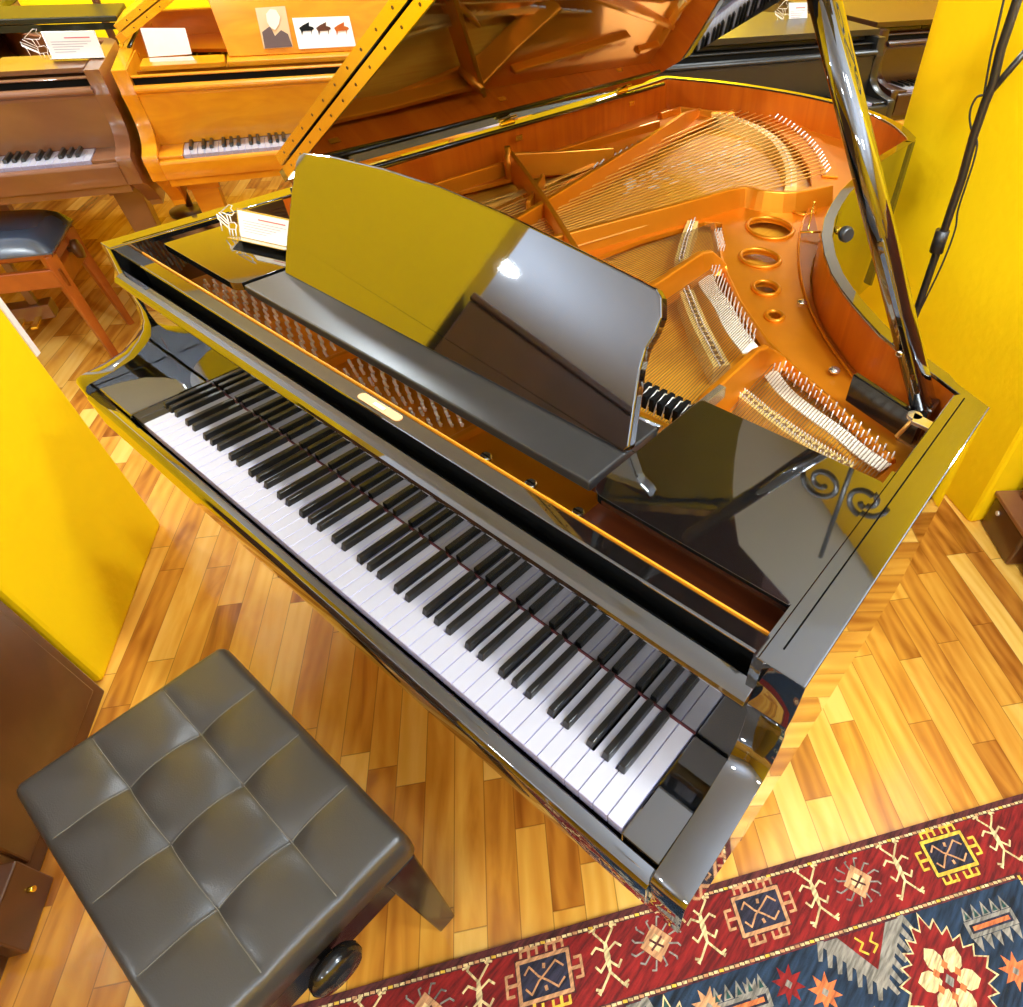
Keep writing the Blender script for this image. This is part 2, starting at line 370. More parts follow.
    if desk:
        if main:
            out = [(.126,-.003),(.117,.06),(.112,.15),(.114,.197),(.120,.209),(.132,.216),(.211,.227),(.363,.238),(.5,.241),(.636,.237),(.739,.230),(.834,.223),(.905,.217),(.932,.214),(.943,.206),(.953,.183),(.952,.163),(.946,.14),(.948,.111),(.959,.061),(.971,.008),(.966,-.001),(.959,-.002)]
        else:
            out = [(m0+.01, 0), (m0, .2), (m0+.02, .215), ((m0+m1)/2, .24), (m1-.02, .215), (m1, .2), (m1-.01, 0)]
        lean = .567; n_ = math.hypot(1, lean)
        P3 = lambda x, h: Vector((x, .323+lean*h*.87, .981+h*.87+.002))
        nrm = Vector((0, .87, -.493))
        MB().prism([P3(x, h) for x, h in out], nrm*.018, 0).build('music_desk', P.get('desk', cs), root, bevel=.003, seg=3)
        if main: MB().prism([P3(.54+(x-.54)*.985, .12+(h-.12)*.94)+nrm*.0182 for x, h in out], nrm*.0015, 0).build('desk_back_dark_sheet', M['seam'], root)  # added dark sheet so the lid mirrors the desk as black
    # --- lid
    if angle:
        th_ = rad(angle); hx, hz = xl+.004, 1.003
        LP = lambda a, y, h=0: Vector((hx+a*cos(th_)-h*sin(th_), y, hz+a*sin(th_)+h*cos(th_)))
        sx = lambda y_: y_ if main else .3+(y_-.3)*ln
        wd = xr-xl
        f0 = .56
        o2 = [(0, f0), (wd+.005, f0), (wd+.005, sx(.76)), (wd-.1, sx(.82))]
        o2 += [(p[0]-xl+.045, p[1]) for p in reversed([q for q in inner if q in inner and sx(.84) < q[1]][-len(BENT):])][1:-1]
        tail = [(.98, 2.0), (.9, 2.07), (.75, 2.08), (.52, 2.06), (.30, 2.02), (.10, 1.97), (0, 1.95)] if main else [(wd*.62, sx(2.06)), (wd*.5, sx(2.2)), (wd*.3, sx(2.28)), (.1, sx(2.22)), (0, sx(2.15))]
        last = [p for p in o2]
        o2 = [p for p in last if p[1] < sx(1.98)]+tail
        MB().prism([LP(a, y) for a, y in o2], LP(0, 0, .024)-LP(0, 0, 0), 0).build('lid', [cs], root, bevel=.003)
        if flap:
            MB().prism([LP(a, y, .028) for a, y in ((.025, f0), (wd, f0), (wd, f0+.36), (.025, f0+.36))], LP(0, 0, .022)-LP(0, 0, 0)).build('lid_front_flap', cs, root, bevel=.003)
            for h0, h1 in ((.001, .0225), (.0285, .0495)):
                hb = MB().prism([LP(.03, f0-.0005, h0), LP(wd-.03, f0-.0005, h0), LP(wd-.03, f0-.0005, h1), LP(.03, f0-.0005, h1)], (0, -.0015, 0)).build('piano_hinge', M['brass'], root)
                sc_ = MB()
                for q in range(22): sc_.lathe([(.0028, 0), (.0028, .0008)], LP(.08+q*.066, f0-.002, (h0+h1)/2), axis=(0, -1, 0), n=8)
                sc_.build('hinge_screws', M['darkred'], hb, kind='stuff')
            h = MB()
            for k in range(3):
                y = sx((.72, 1.28, 1.83)[k])
                hb = MB(); hb.tube([LP(-.006, y-.028, -.004), LP(-.006, y+.028, -.004)], .0065, 10)
                hb.prism([LP(.0, y-.022, -.001), LP(.035, y-.013, -.001), LP(.035, y+.013, -.001), LP(.0, y+.022, -.001)], LP(0, 0, -.002)-LP(0, 0, 0))
                hb.build('lid_hinge', M['brass'], root, bevel=.0008)
                MB().box((xl+.0445, y-.014, .958), (xl+.0465, y+.014, .972)).build('hinge_plate', M['brass'], root)
            MB().tube([(xl+.022, f0, .989), (xl+.022, sx(2.05), .989)], .006, 12).build('hinge_rail', M['benchb'], root)
    else:
        rim_o = [(p.x, p.y) for p in O]
        MB().prism([(x, max(y, lid_y), .989) for x, y in rim_o], (0, 0, .024)).build('lid', P.get('lid', cs), root, bevel=.004)
        if lid_y > .5: MB().box((xl, lid_y, 1.0145), (xr, lid_y+.36, 1.036)).build('lid_front_flap', P.get('lid', cs), root, bevel=.004)
    # legs, pedals
    for x, y in ((xl+.12, .27), (xr-.12, .27), (xl+.45, sx_(main, ln))):
        MB().prism([(x-.06, y-.06, .6), (x+.06, y-.06, .6), (x+.06, y+.06, .6), (x-.06, y+.06, .6)], (0, 0, -.04)).build('leg_block', cs, root, bevel=.003)
        b = MB(); r0, r1 = .05, .032
        vs = [(x+a*r0, y+c*r0, .56) for a, c in ((-1,-1),(1,-1),(1,1),(-1,1))]+[(x+a*r1, y+c*r1, .06) for a, c in ((-1,-1),(1,-1),(1,1),(-1,1))]
        b.add(vs, ((0,1,2,3),(4,7,6,5),(0,4,5,1),(1,5,6,2),(2,6,7,3),(3,7,4,0)))
        lg = b.build('leg', cs, root, bevel=.003)
        MB().lathe([(.03, 0), (.03, .02), (.024, .035), (.012, .06)], (x, y, 0), n=16).build('caster', M['brass'], lg)
    MB().box(((xl+xr)/2-.12, .28, .08), ((xl+xr)/2+.12, .36, .14)).box(((xl+xr)/2-.08, .3, .14), ((xl+xr)/2-.05, .33, .6)).box(((xl+xr)/2+.05, .3, .14), ((xl+xr)/2+.08, .33, .6)).build('pedal_lyre', cs, root, bevel=.003)
    for k in (-1, 0, 1):
        MB().box(((xl+xr)/2+k*.06-.012, .18, .085), ((xl+xr)/2+k*.06+.012, .29, .097)).build('pedal', M['brass'], root, bevel=.003)
    return full
def sx_(main, ln): return 1.75 if main else .3+1.45*ln

# ================================================================ ROOM
A0 = Vector((-4.0, .95, 0)); WA = Vector((cos(rad(62)), sin(rad(62)), 0)); WB = Vector((WA.y, -WA.x, 0))
def RP(a, b, z=0): p = A0+WA*a+WB*b; return Vector((p.x, p.y, z))
CH = 2.62
a0, a1, b1 = -6.5, 7.0, 8.5
MB().add([RP(a0, 0), RP(a1, 0), RP(a1, b1), RP(a0, b1)], [(0, 1, 2, 3)]).add([RP(a0, 0, -.1), RP(a1, 0, -.1), RP(a1, b1, -.1), RP(a0, b1, -.1)], [(0, 1, 2, 3)]).build('floor', M['floor'], kind='structure')
fl = bpy.data.objects['floor']
MB().prism([RP(a0, 0, CH), RP(a1, 0, CH), RP(a1, b1, CH), RP(a0, b1, CH)], (0, 0, .1)).build('ceiling', M['ceil'], kind='structure')
for nm, p, q in (('wall_left', (a0, 0), (a1, 0)), ('wall_back', (a1, 0), (a1, b1)), ('wall_right', (a1, b1), (a0, b1)), ('wall_front', (a0, b1), (a0, 0))):
    P0, P1 = RP(*p), RP(*q); mid = RP((a0+a1)/2, b1/2); d = (P1-P0).normalized(); nrm = Vector((-d.y, d.x, 0))
    if nrm.dot(mid-P0) > 0: nrm = -nrm
    MB().prism([P0, P1, P1+nrm*.12, P0+nrm*.12], (0, 0, CH)).build(nm, M['wall'], kind='structure')
MB().prism([RP(a0, .0), RP(a1, .0), RP(a1, .018), RP(a0, .018)], (0, 0, .09)).build('baseboard_left', M['skirt'], kind='structure', bevel=.004)
U = Vector((cos(rad(-37.7)), sin(rad(-37.7)), 0)); V = Vector((-U.y, U.x, 0))
pl, pr = Vector((-.698, -.008, 0)), Vector((-.228, -.372, 0))
MB().prism([pl, pr, pr-V*.3, pl-V*.3], (0, 0, CH)).build('wall_pillar_left', M['wall'], kind='structure', bevel=.012)
q0 = Vector((1.392, 1.698, 0)); q1 = q0-U*1.02
MB().prism([q1, q0, q0+V*.5, q1+V*.5], (0, 0, CH)).build('wall_pillar_right', M['wall'], kind='structure', bevel=.014)

# ================================================================ MAIN PIANO
XL, XR = -.257, 1.333
gp = empty('grand_piano', (0, 0, 0), 0, 'big open black lacquered concert grand filling the middle of the room, lid propped up', 'piano')
PB = dict(case=M['black'], inner=M['mahogany'], rim_in=M['mahogany'], desk=M['black'])
full = grand(gp, XL, XR, PB, main=True, kl=-2, kh=52, angle=31)
# plate inlay plaque on name board
b = MB(); pts = []
e1, e2 = atz(361,397,.9635), atz(396,419,.9635)
for cx_, s0 in ((e2.x, -90), (e1.x, 90)):
    pts += [(cx_+.0075*cos(rad(s0+t)), .186+.0075*sin(rad(s0+t)), .9632) for t in range(0, 181, 30)]
ip = b.prism(pts, (0, 0, .001)).build('name_plaque', mat('copper_inlay', srgb(240, 178, 120), .4, metal=.3, noise=.05), gp)
MB().box(((e1.x+e2.x)/2-.014, .183, .9643), ((e1.x+e2.x)/2+.012, .189, .9647)).build('plaque_mark', M['white'], ip)
# side seams: gap line of the rim top on both sides
MB().box((1.2935, .178, .9868), (1.2955, .755, .98745)).build('rim_seam', M['seam'], gp)
MB().box((XL+.034, .18, .9868), (XL+.036, .40, .98745)).build('rim_seam', M['seam'], gp)
MB().box((XL+.05, .1995, .94), (1.2728, .2025, .9665)).build('action_felt_strip', M['gold'], gp, bevel=.001)
MB().box((.972, .205, .915), (1.2728, .30, .935)).build('pin_block_cover', M['darkred'], gp)

ZP = .885
pz = lambda L, z=ZP: [tuple(atz(u, v, z)[:2]) for u, v in L]
holeA = pz([(745,113),(775,128),(797,148),(810,168),(812,186),(795,190),(765,191),(742,188),(700,199),(640,216),(590,231)])+[(.235,.50),(.04,.50)]+pz([(530,222),(605,185),(650,150),(700,124),(728,114)])
holeL = [(-.17,.50),(.0,.50)]+pz([(500,212),(528,205),(590,167),(520,176),(440,196)])
holeB = [(.30,.50),(.62,.50)]+pz([(650,292),(690,266),(722,250),(722,223),(705,222),(640,240),(600,256)])
holeC = [(.68,.50),(.935,.50)]+pz([(704,400),(755,355),(767,343),(745,308),(733,285),(722,268),(706,270),(668,300)])
holeD = [(1.0,.50),(1.20,.50),(1.235,.57)]+pz([(893,464),(860,430),(825,400),(795,378),(775,365),(750,380)])
ells = []
for cx_, cy_, rx, ry in ((770,229,23,10.5),(760,259,20,9),(766,289,13,7),(774.5,317,8.5,5),(803,210,12,5.5)):
    ells.append(pz([(cx_+rx*cos(t*pi/12)+0*ry, cy_+ry*sin(t*pi/12)+.12*rx*cos(t*pi/12)) for t in range(24)]))
pf = [(x, y) for x, y in full]
pb = MB().sheet(pf, [holeA, holeL, holeB, holeC, holeD]+ells, ZP-.012, ZP)
plate = pb.build('iron_plate', M['plate'], gp, bevel=.002)
for e in ells:
    c = Vector((sum(p[0] for p in e)/24, sum(p[1] for p in e)/24, 0))
    MB().tube([(p[0], p[1], ZP+.002) for p in e]+[(e[0][0], e[0][1], ZP+.002)], .0055, 8, cap=False).build('plate_hole_rim', M['plate'], plate)
# plate struts
def strut(pts, zt, w0=.014, w1=.026, z0=ZP-.004, nm='plate_strut'):
    P = [Vector(p) for p in pts]; A = []; B = []; C_ = []; D = []
    for i, p in enumerate(P):
        d = (P[min(i+1, len(P)-1)]-P[max(0, i-1)]); d.z = 0; d.normalize(); n = Vector((-d.y, d.x, 0))
        z = zt[i] if isinstance(zt, list) else zt
        A.append((p.x-n.x*w0/2, p.y-n.y*w0/2, z)); B.append((p.x+n.x*w0/2, p.y+n.y*w0/2, z))
        C_.append((p.x+n.x*w1/2, p.y+n.y*w1/2, z0)); D.append((p.x-n.x*w1/2, p.y-n.y*w1/2, z0))
    b = MB(); b.strip(A, B, 0, smooth=False); b.strip(B, C_, 0, smooth=False); b.strip(C_, D, 0, smooth=False); b.strip(D, A, 0, smooth=False)
    for i in (0, -1): b.add([A[i], B[i], C_[i], D[i]], [(0, 1, 2, 3)])
    return b.build(nm, M['plate'], plate, bevel=.003)
g = lambda L, z: [(*atz(u, v, z)[:2], 0) for u, v in L]
T = .94
strut(g([(508,152),(544,198),(576,247)], T)+[(.50,.78,0)], [.955,.945,.94,.935])
strut([(.21,.62,0)]+g([(520,215),(605,163),(650,135),(684,111)], T)+g([(700,108)], .90), [.94,.94,.94,.94,.935,.90])
strut(g([(510,153),(560,151),(614,147)], .945), .945, .012, .02)
strut(g([(548,152),(610,134),(659,120)], .91), .91, .012, .02)
strut([(-.2,.5,0),(-.205,.9,0)]+g([(505,160)], .925), .922, .012, .02)
strut([(.24,.5,0)]+[Vector((p.x, p.y, 0)) for p in spline([Vector(q_) for q_ in g([(560,234),(640,213),(700,197),(738,187),(752,187),(765,190),(795,191),(832,184)], .935)], 3)], .935, .015, .045)
strut([(.655,.5,0)]+g([(650,285),(700,252),(712,248)], T)+g([(727,262)], .905), [.94,.94,.94,.935,.90], .014, .045)
strut([(.965,.5,0)]+g([(702,398),(755,350),(767,343)], T)+g([(784,353)], .905), [.94,.94,.94,.935,.90], .014, .045)
strut([*g([(714,222),(722,262),(740,300),(768,340),(800,370),(840,405),(895,458)], .898)], .898, .006, .02)
strut([(-.02,1.18,0),(.1,1.0,0)], .93, .01, .02)
MB().lathe([(.016, 0), (.016, .055), (.009, .062), (.009, .085)], (*atz(508,152,.955)[:2], ZP), n=12).build('plate_post', M['plate'], plate)
strut(g([(660,114),(680,108),(712,112),(735,112)], .90), .905, .014, .03)
# inner lower liner along the bentside (plate shoulder)
sh = g([(812,203),(803,222),(799,245),(800,270),(807,300),(822,332),(842,362),(866,392),(893,420)], .889)
path = spline([(p_[0], p_[1], 0) for p_ in sh], 5)
edge_ = [Vector((x-.002, y, 0)) for x, y in BENT[6:]]
edge_ = [p for p in edge_ if p.y > .77]
bs = MB(); loop_ = [(p.x, p.y) for p in path]+[(p.x, p.y) for p in reversed(edge_)]
bs.sheet(loop_, [], .880, .889); bs.build('plate_shoulder', mat('shoulder_bronze', srgb(170, 88, 26), .3, metal=.45, noise=.05, coat=.3), plate, bevel=.002)
MB().tube([(p.x, p.y, .889) for p in path], .003, 6).build('shoulder_rib', M['plate'], plate)
for u, v in ((802,303),(834,371)):
    MB().lathe([(.011, 0), (.011, .003), (.008, .006), (.003, .007)], atz(u, v, .892), n=16).build('plate_screw', M['nickel'], plate)
for x in (.735, .834, .93):
    s_ = MB().lathe([(.0105, 0), (.0105, .003), (.008, .006)], (x, .262, ZP), n=16).build('plate_screw', M['nickel'], plate)
    MB().box((x-.008, .261, ZP+.0061), (x+.008, .2632, ZP+.0066)).build('screw_slot', M['matte'], s_)
# bridges
def ribbon(name, pts, w, z0, z1, m, zig=False, par=gp):
    p = spline([Vector((*q[:2], 0)) for q in pts], 6); a = offset(p, -w/2); c = offset(p, w/2)
    L = [(q.x, q.y) for q in a]+[(q.x, q.y) for q in reversed(c)]
    return MB().sheet(L, [], z0, z1).build(name, m, par, bevel=.001)
bb = g([(706,112),(722,115),(742,121),(760,129),(776,141),(786,156),(791,172),(791,187)], .895)
ribbon('bass_bridge', bb, .034, .85, .896, M['bridge'])
bB = g([(693,221),(686,240),(681,260)], .893)
bC = g([(686,290),(700,325),(722,366)], .893)
bD = g([(738,390),(762,409),(790,430),(820,450),(850,468)], .893)
ribbon('treble_bridge', bB, .03, .85, .894, M['bridge']); ribbon('treble_bridge', bC, .034, .85, .894, M['bridge']); ribbon('treble_bridge', bD, .024, .85, .894, M['bridge'])
ribbon('hitch_felt', g([(702,262),(708,285),(722,305),(735,330),(752,352)], .8875), .04, .886, .8885, M['feltw'])
ribbon('hitch_felt', g([(770,372),(785,392),(810,412),(838,432),(862,452),(886,468)], .8875), .03, .886, .8885, M['feltw'])
ribbon('bass_hitch_plate', g([(752,106),(785,118),(812,138),(826,158),(830,176)], .892), .05, .886, .893, M['plate'], par=plate)
for P_b, w_, nn_ in ((bB, .012, 9), (bC, .014, 17), (bD, .010, 19)):
    nb = MB()
    for k in range(nn_):
        t = (k+.5)/nn_; 
        L2 = [Vector((*p[:2], 0)) for p in P_b]; tt = t*(len(L2)-1); i_ = min(int(tt), len(L2)-2); q = L2[i_].lerp(L2[i_+1], tt-i_); d = (L2[i_+1]-L2[i_]).normalized(); n = Vector((-d.y, d.x, 0))
        h_ = (L2[-1]-L2[0]).length/nn_*.42
        nb.prism([(q+d*h_+Vector((0, 0, .8942))), (q+n*w_*.6+Vector((0, 0, .8942))), (q-d*h_+Vector((0, 0, .8942))), (q-n*w_*.6+Vector((0, 0, .8942)))], (0, 0, .0006))
    nb.build('bridge_notches', M['notch'], gp, kind='stuff')
# strings: (front points, back polyline px, count)
def lerp_poly(P, t):
    P = [Vector(p) for p in P]; L = [(P[i+1]-P[i]).length for i in range(len(P)-1)]; s_ = t*sum(L)
    for i, l in enumerate(L):
        if s_ <= l or i == len(L)-1: return P[i].lerp(P[i+1], s_/l if l else 0)
        s_ -= l
strs = []; hp = []
def section(front, back, n, r, m, z=.9):
    bk = [Vector((*atz(u, v, z)[:2], z)) for u, v in back]
    for i in range(n):
        t = i/(n-1); a = Vector((front[0]+(front[1]-front[0])*t, .46, z+.002)); q = lerp_poly(bk, t)
        strs.append((a, q, r, m)); hp.append(q)
section((.07, .24), [(742,106),(757,110),(775,118),(792,128),(806,140),(818,155),(826,172)], 26, .0022, M['copper'], .905)
section((-.03, .06), [(594,167),(640,143)], 9, .0019, M['copper'], .905)
section((-.15, -.045), [(545,187),(578,171)], 8, .0019, M['copper'], .905)
section((.34, .62), [(714,223),(717,236),(720,250)], 26, .0008, M['string'])
section((.68, .93), [(713,268),(722,290),(735,312),(752,340)], 44, .0008, M['string'])
section((.99, 1.235), [(773,364),(790,378),(812,396),(838,418),(862,438),(888,462)], 46, .0008, M['string'])
order = sorted(range(len(strs)), key=lambda i: -strs[i][2]*(strs[i][1]-strs[i][0]).length)
rest = MB()
for k, i in enumerate(order):
    a, q, r, m = strs[i]
    if k < 99: MB().tube([a, q], r, 5, cap=False).build('string', m, gp, recalc=False)
    else: rest.tube([a, q], r, 4, cap=False)
rest.build('treble_strings', M['string'], gp, kind='stuff')
# short pale dashes scattered among the bass strings
dash = MB()
for i in range(110):
    t = random.random(); s_ = random.random()
    p = atz(625+t*125, 176-t*42+s_*(16+10*t)+4, .899)
    d = Vector((.3, .95, 0)).normalized()
    dash.tube([p-d*.012, p+d*.012], .0016, 4)
dash.build('pale_dashes', M['feltw'], gp, kind='stuff')
# hitch pins
def pin(p, lean=(0, 0, 1), h=.014, r=.0016, nm='hitch_pin'):
    d = Vector(lean).normalized()
    return MB().tube([Vector(p)-d*.004, Vector(p)+d*h], r, 6).build(nm, M['pin'], gp, recalc=False)
cnt = 0
hrest = MB()
for i, q in enumerate(hp):
    if i < 34: pin(q, (.35, .5, .6), .018, .0026); cnt += 1
    elif i >= 51:
        j = i-51
        lat = (-.006, .006, .018)[j % 3]
        p = q+Vector((0, lat, -.004))
        if cnt < 99: pin(p, (0, .3, 1), .012, .0014); cnt += 1
        else: hrest.tube([p, p+Vector((0, .004, .012))], .0014, 6)
hrest.build('treble_hitch_pins', M['pin'], gp, kind='stuff')
bp = MB()
for k in range(60):
    q = lerp_poly([(*p[:2], .897) for p in bb], k/59); bp.tube([q+Vector((0, 0, -.004)), q+Vector((0, .0, .007))], .0014, 5)
for path_ in (bB, bC, bD):
    for k in range(44):
        q = lerp_poly([(*p[:2], .895) for p in path_], k/43)
        for e in (-.008, .008): bp.tube([q+Vector((0, e, -.004)), q+Vector((0, e, .005))], .0012, 5)
bp.build('bridge_pins', M['pin'], gp, kind='stuff')
# agraffes + tuning pins
cnt = 0; trest = MB()
def tpin(x, y):
    global cnt
    b = MB() if cnt < 100 else trest
    b.tube([(x, y, ZP-.004), (x, y-.003, ZP+.012)], .0028, 8); b.tube([(x, y-.003, ZP+.012), (x, y-.0035, ZP+.018)], [.0034, .0026], 8); b.tube([(x-.0045, y-.001, ZP+.005), (x+.0045, y-.001, ZP+.006)], .0016, 6)
    if cnt < 100: b.build('tuning_pin', M['pin'], gp, recalc=False)
    cnt += 1
for k in range(34):
    x = -.15+k*.0133
    tpin(x, .236+.012*(k % 3)); tpin(x+.004, .272+.012*(k % 3))
for k in range(26):
    x = .352+k*.0115
    tpin(x, .238+.011*(k % 4)); tpin(x+.004, .282+.012*(k % 3))
trest.build('rear_tuning_pins', M['pin'], gp, kind='stuff')
strut([(.315,.235,0),(.325,.33,0)], .90, .012, .02, nm='plate_rib')
strut([(.665,.235,0),(.675,.33,0)], .897, .012, .02, nm='plate_rib')
# dampers
for k in range(16):
    x = .70+k*.0162
    d = MB(); d.box((x-.005, .505, .905), (x+.005, .545, .93)); d.build('damper', M['matte'], gp, bevel=.001)
    w = MB(); w.tube([(x+.009, .50, .905), (x+.009, .51, .925), (x+.009, .53, .932), (x+.009, .548, .92), (x+.009, .556, .9)], .0013, 5)
    w.build('damper_wire', M['pin'], gp)
MB().box((-.1, .42, .887), (.95, .50, .905)).build('agraffe_bar', M['plate'], plate, bevel=.004)
for x in (.88, .93):
    MB().lathe([(.009, 0), (.009, .004)], (x, .468, .905), n=14).build('plate_screw', M['nickel'], plate)
MB().box((.966, .40, .945), (.979, .57, .966)).build('shelf_slide', M['nickel'], gp, bevel=.001)
MB().tube([(.80, .415, .955), (.955, .425, .955)], .007, 10).build('desk_hinge_rod', M['black'], gp)
# prop, rest and latch
pbase = Vector((1.243, .75, .955)); pt = Vector((.842, .75, 1.60)); dv = (pt-pbase).normalized(); sv = Vector((0, 1, 0)); nv = dv.cross(sv)
rg = []
for k in range(24):
    t = 2*pi*k/24; c_, s2 = cos(t), sin(t); q_ = (abs(c_)**3.2+abs(s2)**3.2)**(-1/3.2)
    rg.append(pbase+sv*c_*q_*.025+nv*s2*q_*.016)
lpb = MB(); lpb.strip(rg, [p+(pt-pbase) for p in rg], 0, closed=True); lpb.add(rg, [tuple(range(24))]); lpb.add([p+(pt-pbase) for p in rg], [tuple(range(24))])
lp = lpb.build('lid_prop', M['black'], gp)
MB().prism([pbase+dv*.03-sv*.028-nv*.001, pbase+dv*.03-sv*.023-nv*.001, pbase+dv*.03-sv*.023-nv*.012, pbase+dv*.03-sv*.028-nv*.012], dv*.24).build('short_prop', M['black'], lp, bevel=.002)
MB().lathe([(.006, 0), (.006, .003), (.003, .005)], pbase+dv*.1-sv*.0245+nv*.006, axis=(0, -1, 0), n=14).build('prop_screw', M['chrome'], lp)
MB().box((1.225, .73, .88), (1.262, .775, .96)).build('prop_block', M['black'], gp, bevel=.004)
a = atz(853,374,.95); c = atz(922,419,.95); d = (c-a).normalized(); n = Vector((-d.y, d.x, 0))
MB().prism([a, c, c+n*.012, a+n*.012], (0, 0, -.055)).build('prop_rest', M['benchb'], gp, bevel=.002)
lb = MB(); a = atz(914,418,.962)
lb.lathe([(.012, 0), (.012, .006)], a, n=16); lb.prism([atz(913,415,.962), atz(934,426,.962), atz(930,433,.962), atz(910,424,.962)], (0, 0, .006)); 
lt = lb.build('lid_latch', M['nickel'], gp, bevel=.001)
MB().tube([a, atz(905,428,.94), atz(896,437,.925)], .0035, 8).build('latch_lever', M['copper'], lt)
# knob on the bentside + brass lever
kb = atz(839,231,.955)
kn = MB().lathe([(.007, -.004), (.007, .014), (.015, .016), (.018, .022), (.018, .032), (.014, .038)], kb, axis=(.8, -.45, .1), n=20).build('rim_knob', M['satin'], gp)
MB().lathe([(.009, -.012), (.009, .010)], kb, axis=(.8, -.45, .1), n=18).build('knob_stem', M['brass'], kn)
lv = MB(); lv.tube([atz(800,232,.90), atz(822,232,.905)], .003, 8); lv.tube([atz(808,230,.90), atz(814,203,.935)], .002, 8); lv.lathe([(.004, 0), (.004, .004)], atz(814,203,.935), n=10)
lv.build('lid_lock_lever', M['brass'], gp)

# ================================================================ CARD HOLDERS
def holder(o, n, base, dirx, w, h, lean, label, mirror=False, text=True):
    """leaning card in a metal frame with a little grand piano of bent wire at its left end"""
    dirx = Vector(dirx).normalized(); up = (Vector((0, 0, 1))+Vector((-dirx.y, dirx.x, 0))*lean).normalized(); nn = dirx.cross(up)
    r = empty('card_holder', base, 0, label, 'card holder')
    Q = lambda x, z, y=0: dirx*x+up*z-nn*y*-1
    f = MB(); t = .003
    for (x0, z0, x1, z1) in ((0, 0, w, t), (0, h-t, w, h), (0, 0, t, h), (w-t, 0, w, h)):
        f.prism([Q(x0, z0), Q(x1, z0), Q(x1, z1), Q(x0, z1)], -nn*.004)
    f.prism([Q(0, 0, 0), Q(w, 0, 0), Q(w, .0015, 0), Q(0, .0015, 0)], nn*.03)
    f.build('frame', M['nickel'], r)
    c = MB().prism([Q(t, t), Q(w-t, t), Q(w-t, h-t), Q(t, h-t)], -nn*.001).build('card', M['white'], r)
    if text:
        tb = MB(); tr = MB()
        for k in range(5): tb.prism([Q(w*.1, h*(.62-k*.09)), Q(w*(.86-.09*k), h*(.62-k*.09)), Q(w*(.86-.09*k), h*(.635-k*.09)), Q(w*.1, h*(.635-k*.09))], nn*.0004)
        tr.prism([Q(w*.38, h*.74), Q(w*.86, h*.74), Q(w*.86, h*.78), Q(w*.38, h*.78)], nn*.0004)
        tb.build('card_text', M['ink'], c); tr.build('card_title', M['inkr'], c)
    k = h/.052
    m = MB(); s_ = lambda x, z, y=0: Q(-x*k, z*k, 0)+nn*(.004+y*k)
    def W_(pts, r_=.0013): m.tube([s_(*p) for p in pts], r_, 5)
    W_([(.046,.034),(.044,.028),(.020,.014),(.018,.020),(.046,.034)]); W_([(.040,.038),(.018,.024),(.018,.018)])
    W_([(.018,.024),(.004,.026),(.000,.022),(.003,.014),(.018,.012),(.020,.020)]); W_([(.036,.040),(.012,.056),(.004,.056),(.009,.050),(.002,.044),(.008,.038),(.022,.038),(.036,.040)])
    W_([(.014,.038),(.012,.026)]); W_([(.040,.026),(.038,.006)], .0012); W_([(.020,.014),(.019,.001)], .0012); W_([(.004,.014),(.004,.002)], .0012); W_([(.012,.012),(.012,.001)], .0012)
    W_([(.022,.038),(.018,.024)])
    m.prism([s_(.046,.030), s_(.020,.016), s_(.020,.012), s_(.046,.026)], nn*.0006)
    m.build('wire_piano', M['pin'], r)
    return r
p0 = atz(240,238,.982); p1 = atz(290,249,.982)
holder(0, 0, (p0.x, p0.y, .983), (p1-p0), .145, .056, .35, 'silver wire piano card holder on the left front panel of the open black concert grand')

# ================================================================ BENCH
bx0, bx1, by0, by1, zt = .366, .921, -.493, -.147, .497
bn = empty('piano_bench', ((bx0+bx1)/2, (by0+by1)/2, 0), 0, 'black piano bench with buttoned leather seat, in front of the black grand keyboard', 'bench')
cx, cy = (bx0+bx1)/2, (by0+by1)/2
NX, NY = 112, 72; hw, hd = (bx1-bx0)/2, (by1-by0)/2
vs = []; fs = []; mi = []
bt = [(-.5*hw*1.0+k*.5*hw, s_*hd/3*1.0) for k in range(3) for s_ in (-1, 1)]
def zq(x, y):
    cw = 2*hw/4; ch = 2*hd/3
    fx = abs(((x+hw) / cw) % 1-.5)*2; fy = abs(((y+hd)/ch) % 1-.5)*2        # 1 at seams
    ex = min(hw-abs(x), 1); ey = min(hd-abs(y), 1)
    sx1 = math.exp(-((1-fx)*cw/2/.010)**1.2) if abs(x) < hw*.80 else 0
    sy1 = math.exp(-((1-fy)*ch/2/.010)**1.2) if abs(y) < hd*.80 else 0
    seam = max(sx1, sy1)
    dp = 0
    for bx_, by_ in bt:
        r = math.hypot(x-bx_, y-by_); dp += math.exp(-(r/.027)**1.2)
    dome = .006*(1-(x/hw)**2)*(1-(y/hd)**2)
    pil = .0035*(1-fx**2)*(1-fy**2)
    return zt-.006+dome+pil-.0032*seam*min(1, min(ex, ey)/.03)-.015*min(1, dp)
for j in range(NY+1):
    for i in range(NX+1):
        x = -hw+2*hw*i/NX; y = -hd+2*hd*j/NY
        e = .016; dx = max(0, abs(x)-(hw-e)); dy = max(0, abs(y)-(hd-e)); dd = min(1, math.hypot(dx, dy)/e)
        z = zq(x, y)-.013*(1-math.sqrt(max(0, 1-dd*dd)))
        # round the plan corners
        if dx > 0 and dy > 0 and math.hypot(dx, dy) > e:
            k = e/math.hypot(dx, dy); x = math.copysign(hw-e+dx*k, x); y = math.copysign(hd-e+dy*k, y)
        vs.append((x, y, z))
fs = [(j*(NX+1)+i, j*(NX+1)+i+1, (j+1)*(NX+1)+i+1, (j+1)*(NX+1)+i) for j in range(NY) for i in range(NX)]
